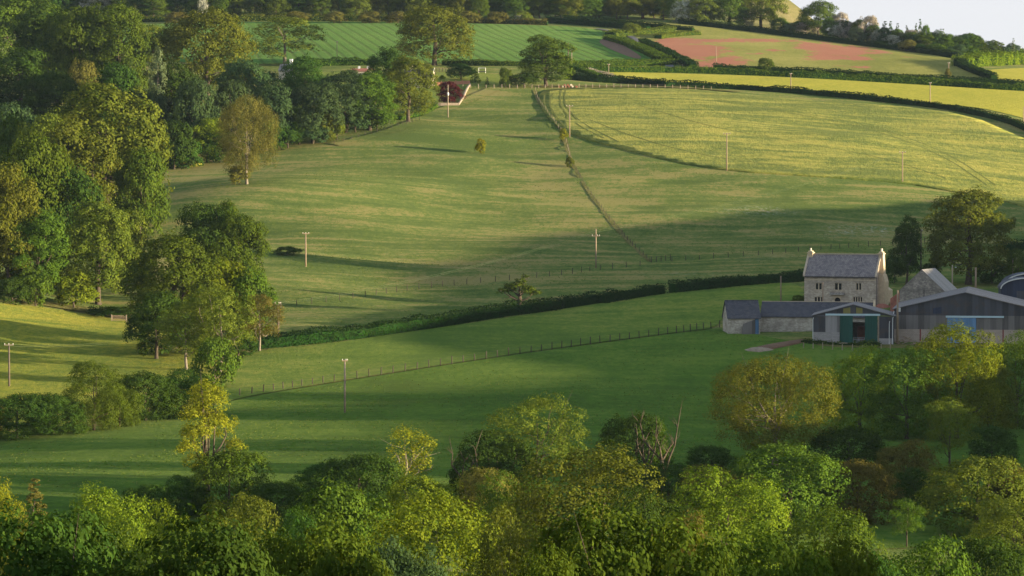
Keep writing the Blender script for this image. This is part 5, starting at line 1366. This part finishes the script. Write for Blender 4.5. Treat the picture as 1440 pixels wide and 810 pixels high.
# bale inside
bl = empty('hay_bale', gs.matrix_world @ Vector((0, 0, 0)))
bpy.context.view_layer.update()
bl.location = gs.matrix_world @ Vector(((xa + xb) / 2 + .7, 7.5, 0)); tag(bl, 'rusty red-brown round bale inside the green-doored shed', 'bale')
MB().tube([(-1.2, 0, 1.55), (-1.15, 0, 1.55), (1.15, 0, 1.55), (1.2, 0, 1.55)], [1.3, 1.42, 1.42, 1.3], 20).build('bale', M['rust'], bl, True)
MB().box(-1.4, 1.4, -1, 1, -.4, .3).build('pallet', M['wood'], bl)

# big barn
bb = building('big_barn', 1257.5, 480, 'big dark-clad barn with a pinkish block base and blue sliding doors', 'barn', R(9))
zba = Zl(bb, 1259, 435); xap = L(bb, 1358); Wbb = xap * 2; zap = Zl(bb, 1358, 412); Db = 32
zbl = Zl(bb, 1300, 463); zmid = Zl(bb, 1300, 443.5); bd0, bd1 = L(bb, 1332.5), L(bb, 1373); zbd = Zl(bb, 1350, 447)
k = (zap - zba) / xap
for a, b in ((0, bd0), (bd1, Wbb)):
    MB().box(a, b - .003, -.08, .1, -.8, zbl).build('block_wall', M['block'], bb)
    MB().box(a, b - .003, -.03, .06, zbl + .003, zmid).build('boarding', M['grey_board'], bb)
MB().box(bd0, bd1, -.028, .062, zbd + .003, zmid).build('boarding', M['grey_board'], bb)
MB().poly([(0, 0, zmid + .003), (Wbb, 0, zmid + .003), (Wbb, 0, zba), (xap, 0, zap), (0, 0, zba)]).build('gable', M['dark_sheet'], bb)
MB().quad((L(bb,1312), -.02, zap - 3.9), (L(bb,1324), -.02, zap - 3.9), (L(bb,1324), -.02, zap - 2.6), (L(bb,1312), -.02, zap - 2.9)).build('vent_panel', M['navy'], bb)
for xx in (0, Wbb): MB().box(xx - .05, xx + .05, .1, Db, -.8, zba).build('side_wall', M['dark_sheet'], bb)
sd = MB(); sd.quad((Wbb, Db, -.8), (0, Db, -.8), (0, Db, zba), (Wbb, Db, zba)); sd.poly([(Wbb, Db, zba), (0, Db, zba), (xap, Db, zap)])
sd.build('rear_wall', M['dark_sheet'], bb)
MB().prism_y([(-.4, zba - .4 * k + .03), (xap, zap + .03), (xap, zap + .18), (-.4, zba - .4 * k + .18)], -.3, Db + .3).build('roof', M['roof_dim'], bb)
MB().prism_y([(xap + .002, zap + .03), (Wbb + .4, zba - .4 * k + .03), (Wbb + .4, zba - .4 * k + .18), (xap + .002, zap + .18)], -.3, Db + .3).build('roof', M['roof_sheet'], bb)
MB().box(bd0 - .3, L(bb, 1412), -.3, -.1, zbd + .05, zbd + .4).build('door_rail', M['rail'], bb)
xm_ = (bd0 + bd1) / 2
for a, b in ((bd0, xm_ - .02), (xm_ + .02, bd1)):
    MB().box(a, b, -.22, -.12, -.45, zbd + .04).build('sliding_door', M['blue'], bb)
for xx in (L(bb, 1294.5), L(bb, 1411)): MB().box(xx - .12, xx + .12, -.12, .05, -.6, zbl + .02).build('stanchion', M['red'], bb)
MB().tube([(-.12, -.16, -.6), (-.12, -.16, zba - .8), (-.05, -.1, zba - .3)], .075, 8).build('downpipe', M['white'], bb)

# arched tin barns
def arched(px0, base, D, rpx, top, label, depth=14, th=R(4), lbl_roof=None):
    o = building('arched_barn', px0, base, label, 'barn', th, D)
    o.location.z = float(gh(o.location.x, o.location.y)) - .3
    Wa = rpx * D / F * 2; zt = Zl(o, px0 + rpx * .9, top, th); rise = Wa * .2; zs = zt - rise
    arc = [(Wa/2 - Wa/2 * math.cos(math.pi * i / 16), zs + rise * math.sin(math.pi * i / 16)) for i in range(17)]
    e = MB(); e.poly([(0, .0, -1), (Wa, .0, -1)] + [(x, 0, z) for x, z in reversed(arc)]); e.build('end_wall', M['navy'], o); e = MB(); e.poly([(Wa, depth, -1), (0, depth, -1)] + [(x, depth, z) for x, z in arc]); e.build('end_wall', M['navy'], o)
    s = MB()
    s.quad((0, depth, -1), (0, 0, -1), (0, 0, zs), (0, depth, zs)); s.build('side_wall', M['navy'], o); s = MB(); s.quad((Wa, 0, -1), (Wa, depth, -1), (Wa, depth, zs), (Wa, 0, zs)); s.build('side_wall', M['navy'], o)
    r = MB(); t = .2
    for (xa, za), (xb, zb) in zip(arc[:-1], arc[1:]):
        def out(x, z): dx, dz = (x - Wa/2) / (Wa/2), (z - zs) / rise; return (x + dx * t, z + .02 + dz * t)
        (oxa, oza), (oxb, ozb) = out(xa, za), out(xb, zb)
        r.add([(xa, -.3, za + .01), (xb, -.3, zb + .01), (oxb, -.3, ozb), (oxa, -.3, oza), (xa, depth + .3, za + .01), (xb, depth + .3, zb + .01), (oxb, depth + .3, ozb), (oxa, depth + .3, oza)],
              [(0, 1, 2, 3), (7, 6, 5, 4), (3, 2, 6, 7), (0, 4, 5, 1)])
    r.build('roof', M['navy'], o)
    q = MB()
    for (xa, za), (xb, zb) in zip(arc[:-1], arc[1:]):
        (oxa, oza), (oxb, ozb) = out(xa, za), out(xb, zb)
        q.add([(xa, -.42, za + .01), (xb, -.42, zb + .01), (oxb, -.42, ozb + .03), (oxa, -.42, oza + .03), (xa, -.303, za + .01), (xb, -.303, zb + .01), (oxb, -.303, ozb + .03), (oxa, -.303, oza + .03)], [(0, 1, 2, 3), (7, 6, 5, 4), (3, 2, 6, 7), (0, 4, 5, 1)])
    q.build('roof_rim', M['tin'], o)
    MB().box(Wa * .3, Wa * .62, -.08, -.003, -1, zs - .4).build('door', M['dark_sheet'], o)
    return o
arched(1408, 428, 640, 36, 392, 'navy arched barn with a bright tin rim beside the domed tree', 7)
arched(1413, 424, 668, 40, 385, 'second arched barn, mostly hidden behind the bright-rimmed one', 8).name = 'arched_barn'

# yard things
def ring_feeder(px, base):
    P = hit(px, base); o = empty('ring_feeder', tuple(P)); tag(o, 'round cattle feeder with white rails and a teal skirt by the shed', 'feeder')
    r = 1.15; n = 24; c = [(r * math.cos(2*math.pi*i/n), r * math.sin(2*math.pi*i/n)) for i in range(n + 1)]
    MB().tube([(x, y, 1.25) for x, y in c], .06, 6).build('top_rail', M['white'], o)
    sk_ = MB()
    for (a, b), (c_, d) in zip(c[:-1], c[1:]): sk_.quad((a, b, -.1), (c_, d, -.1), (c_, d, .55), (a, b, .55))
    sk_.build('skirt', M['teal'], o)
    for i in range(0, n, 2): MB().tube([(c[i][0], c[i][1], .5), (c[i][0], c[i][1], 1.25)], .055, 5).build('upright', M['white'], o)
ring_feeder(1239, 482)
def lumber(px, base, label, seed, n=7, mat='wood'):
    P = hit(px, base); o = empty('timber_heap', tuple(P)); tag(o, label, 'heap'); rg_ = random.Random(seed)
    for i in range(n):
        a = rg_.uniform(-.9, .9); ln = rg_.uniform(1.2, 2.6); b = MB().box(-ln/2, ln/2, -.12, .12, -.05, .07)
        p_ = b.build('board', M[mat if i % 3 else 'pole'], o); p_.location = (rg_.uniform(-1.2, 1.2), rg_.uniform(-.6, .6), .15 + .16 * i); p_.rotation_euler = (rg_.uniform(-.2, .2), rg_.uniform(-.5, .5), a)
lumber(1272, 484, 'heap of old boards beside the stout pole', 2)
lumber(1286, 486, 'leaning pile of grey pallets in front of the barn base', 5, 6)
def heap(px, base, r, h, mat, label, name, cat):
    P = hit(px, base); V = []; Fc = []; n = 16; m = 5
    for j in range(m + 1):
        q = j / m
        for i in range(n):
            a = 2 * math.pi * i / n; rr_ = r * (1 - q) ** .8 * (1 + .18 * math.sin(3 * a + q * 5) + .1 * math.sin(7 * a)); V.append((rr_ * math.cos(a) * 1.5, rr_ * math.sin(a), h * (1 - (1 - q) ** 2) - .15))
    for j in range(m):
        for i in range(n): Fc.append((j*n+i, j*n+(i+1) % n, (j+1)*n+(i+1) % n, (j+1)*n+i))
    o = link_mesh(name, V, Fc, M[mat], None, True); o.location = tuple(P); tag(o, label, cat); return o
heap(1185, 485, 1.3, .6, 'sand', 'low pale rubble mound in the weeds before the shed', 'rubble_heap', 'heap')
heap(1066, 493, 2.0, .8, 'sand', 'pale spoil heap at the end of the brown soil bank', 'spoil_heap', 'heap')
heap(1240, 432, 1.2, .9, 'rust', 'small reddish heap between the farmhouse and the stone barn', 'brick_heap', 'heap')

# ------------------------------------------------------------------ the cottage at the top
ct = building('cottage', 566, 124, 'small cottage with a steep dark roof and a cream gable behind the leafy tree', 'house', th=R(14))
t14 = R(14); Wc = L(ct, 605, t14); zc_ = Zl(ct, 590, 112, t14); zcr = Zl(ct, 590, 96, t14); Dc = 8
mb = MB().box(0, Wc, 0, Dc, -1.5, zc_); mb.prism_x([(0.001, zc_ + .002), (Dc - .001, zc_ + .002), (Dc/2, zcr)], .002, Wc - .002); mb.build('wall', M['cream'], ct)
k = (zcr - zc_) / (Dc / 2); r = MB(); r.prism_x([(-.4, zc_ - .4*k), (-.4, zc_ - .4*k + .2), (Dc/2, zcr + .2), (Dc/2, zcr)], -.3, Wc + .35); r.prism_x([(Dc/2 + .002, zcr), (Dc/2 + .002, zcr + .2), (Dc + .4, zc_ - .4*k + .2), (Dc + .4, zc_ - .4*k)], -.3, Wc + .35); r.build('roof', M['slate'], ct)
MB().prism_x([(-.55, zc_ - .55*k + .05), (-.55, zc_ - .55*k + .3), (Dc/2, zcr + .3), (Dc/2, zcr + .05)], Wc + .352, Wc + .5).build('bargeboard', M['white'], ct)
MB().box(L(ct, 599, t14), L(ct, 602.5, t14), -.06, -.003, -.2, 2.0).build('door', M['iron'], ct)
wf = MB().box(L(ct, 588, t14), L(ct, 594, t14), -.08, -.003, .9, 2.0).build('window', M['white'], ct)
MB().box(L(ct, 588.6, t14), L(ct, 593.4, t14), -.095, -.083, 1.02, 1.88).build('pane', M['glass'], wf)
MB().box(1.5, 2.4, Dc/2 - .5, Dc/2 + .5, zcr - .5, zcr + 1.2).build('chimney', M['stack'], ct)
h2 = building('cottage', 392, 112, 'house almost hidden in the trees, showing a white chimney', 'house', th=R(10))
mb = MB().box(0, 5.5, 0, 6, -1, 3.0); mb.prism_x([(0.001, 3.002), (5.999, 3.002), (3, 5.2)], .002, 5.498); mb.build('wall', M['cream'], h2)
r = MB(); r.prism_x([(-.3, 2.85), (-.3, 3.05), (3, 5.45), (3, 5.25)], -.2, 5.7); r.prism_x([(3.002, 5.25), (3.002, 5.45), (6.3, 3.05), (6.3, 2.85)], -.2, 5.7); r.build('roof', M['roof_sheet'], h2)
MB().box(3.2, 4.2, 2.5, 3.5, 4.5, 7.2).build('chimney', M['white'], h2)
h3 = building('garden_shed', 494, 108, 'low pinkish-roofed building behind the leafy trees', 'shed', th=R(8))
mb = MB().box(0, 7.5, 0, 4, -1, 1.9); mb.build('wall', M['cream'], h3); r = MB(); r.prism_x([(-.3, 1.8), (-.3, 1.95), (2, 3.0), (2, 2.85)], -.2, 7.7); r.prism_x([(2.002, 2.85), (2.002, 3.0), (4.3, 1.95), (4.3, 1.8)], -.2, 7.7); r.build('roof', M['rust'], h3)
for x_ in (2.0, 5.2): MB().box(x_, x_ + .7, 1.7, 2.3, 2.6, 3.7).build('chimney', M['white'], h3)
# red board fence, copper tree, garden walls
pf = pixpath([(608,121),(630,120),(661,118.5)], 3, 1); root = empty('board_fence', tuple(pf[0])); tag(root, 'reddish board fence in the cottage garden', 'fence')
for i in range(0, len(pf) - 1):
    a, b = pf[i] - pf[0], pf[i+1] - pf[0]; sx = (b - a)
    MB().add([(a[0], a[1], a[2] - .2), (b[0], b[1], b[2] - .2), (b[0], b[1], b[2] + 1.25), (a[0], a[1], a[2] + 1.25), (a[0], a[1] + .08, a[2] - .2), (b[0], b[1] + .08, b[2] - .2), (b[0], b[1] + .08, b[2] + 1.25), (a[0], a[1] + .08, a[2] + 1.25)], [(0,1,2,3),(4,7,6,5),(3,2,6,7),(0,4,5,1),(0,3,7,4),(1,5,6,2)]).build('panel', M['redwood'], root)
    if i % 3 == 0: MB().box(a[0] - .14, a[0] + .14, a[1] - .16, a[1] - .005, a[2] - .2, a[2] + 1.6).build('post', M['redwood'], root)
tree('round0', 633, 116, 146, 32, 'copper', 'round copper-leaved tree in the cottage garden behind the transformer pole')
tree('round1', 648, 90, 112, 32, 'dark', 'dark bushy tree behind the reddish board fence')
tree('cone', 668, 96, 117, 14, 'green', 'slim pointed tree beside the dark bushy garden tree')
tree('bush1', 711, 96, 123, 16, 'green', 'young light tree on the lawn below the garden hedge')
tree('bush0', 737, 104, 123, 36, 'dark', 'dark shrub left of the bell-shaped tree')
tree('cone', 685, 108, 120, 6, 'dark', 'tiny dark conifer on the garden lawn')
tree('bush2', 622, 106, 113, 8, 'bright', 'little bright sapling on the lawn by the cottage')
def low_wall(pts, h, label, mat='stone'):
    p = np.array(pixpath(pts, 3, 1)); b0 = p[0]; mb = MB(); V = []
    for i, q in enumerate(p):
        d = p[min(i+1, len(p)-1)] - p[max(i-1, 0)]; s = np.array([-d[1], d[0]]) / (np.hypot(d[0], d[1]) + 1e-9) * .22
        for sg, z in ((-1, -.3), (-1, h), (1, h), (1, -.3)): V.append((q[0] + s[0]*sg - b0[0], q[1] + s[1]*sg - b0[1], q[2] + z - b0[2]))
    Fc = [(0, 1, 2, 3), tuple(4*(len(p)-1) + k for k in (3, 2, 1, 0))]
    for i in range(len(p) - 1):
        for k in range(4): Fc.append((i*4+k, i*4+(k+1) % 4, (i+1)*4+(k+1) % 4, (i+1)*4+k))
    o = link_mesh('stone_wall', V, Fc, M[mat]); o.location = tuple(b0); tag(o, label, 'wall'); return o
low_wall([(604,148),(625,149),(645,149)], 1.0, 'low stone garden wall below the copper tree', 'wood')
low_wall([(645,149),(652,138),(656,128),(661,121)], .9, 'stone garden wall running up the slope beside the copper tree', 'wood')
# small play frame on the lawn, logs by the bell-shaped tree
P = hit(678, 103); pl = empty('play_frame', tuple(P)); tag(pl, 'small white trampoline frame on the garden lawn', 'trampoline')
for xx in (-1.2, 1.2):
    for yy in (-.8, .8): MB().tube([(xx, yy, -.2), (xx, yy, 1.9)], .05, 5).build('leg', M['tin'], pl)
MB().box(-1.3, 1.3, -.9, .9, .55, .72).build('bed', M['iron'], pl)
tp = MB(); [tp.tube([a, b], .05, 5) for a, b in (((-1.2,-.8,1.85),(1.2,-.8,1.85)),((-1.2,.8,1.85),(1.2,.8,1.85)),((-1.2,-.8,1.85),(-1.2,.8,1.85)),((1.2,-.8,1.85),(1.2,.8,1.85)))]; tp.build('top_rail', M['tin'], pl)
P = hit(798, 123); lg = empty('log_pile', tuple(P)); tag(lg, 'pinkish pile of cut logs at the foot of the bell-shaped tree', 'log pile')
for i, (x_, z_) in enumerate([(-1.6,.3),(-.5,.3),(.6,.3),(1.7,.3),(-1.0,.85),(.1,.85),(1.2,.85),(-2.7,.25),(3.0,.25)]):
    MB().tube([(x_, -.9, z_), (x_ + .1, .9, z_)], .33, 10).build('log', M['rust' if i % 3 else 'cream'], lg)
P = hit(1230, 437)
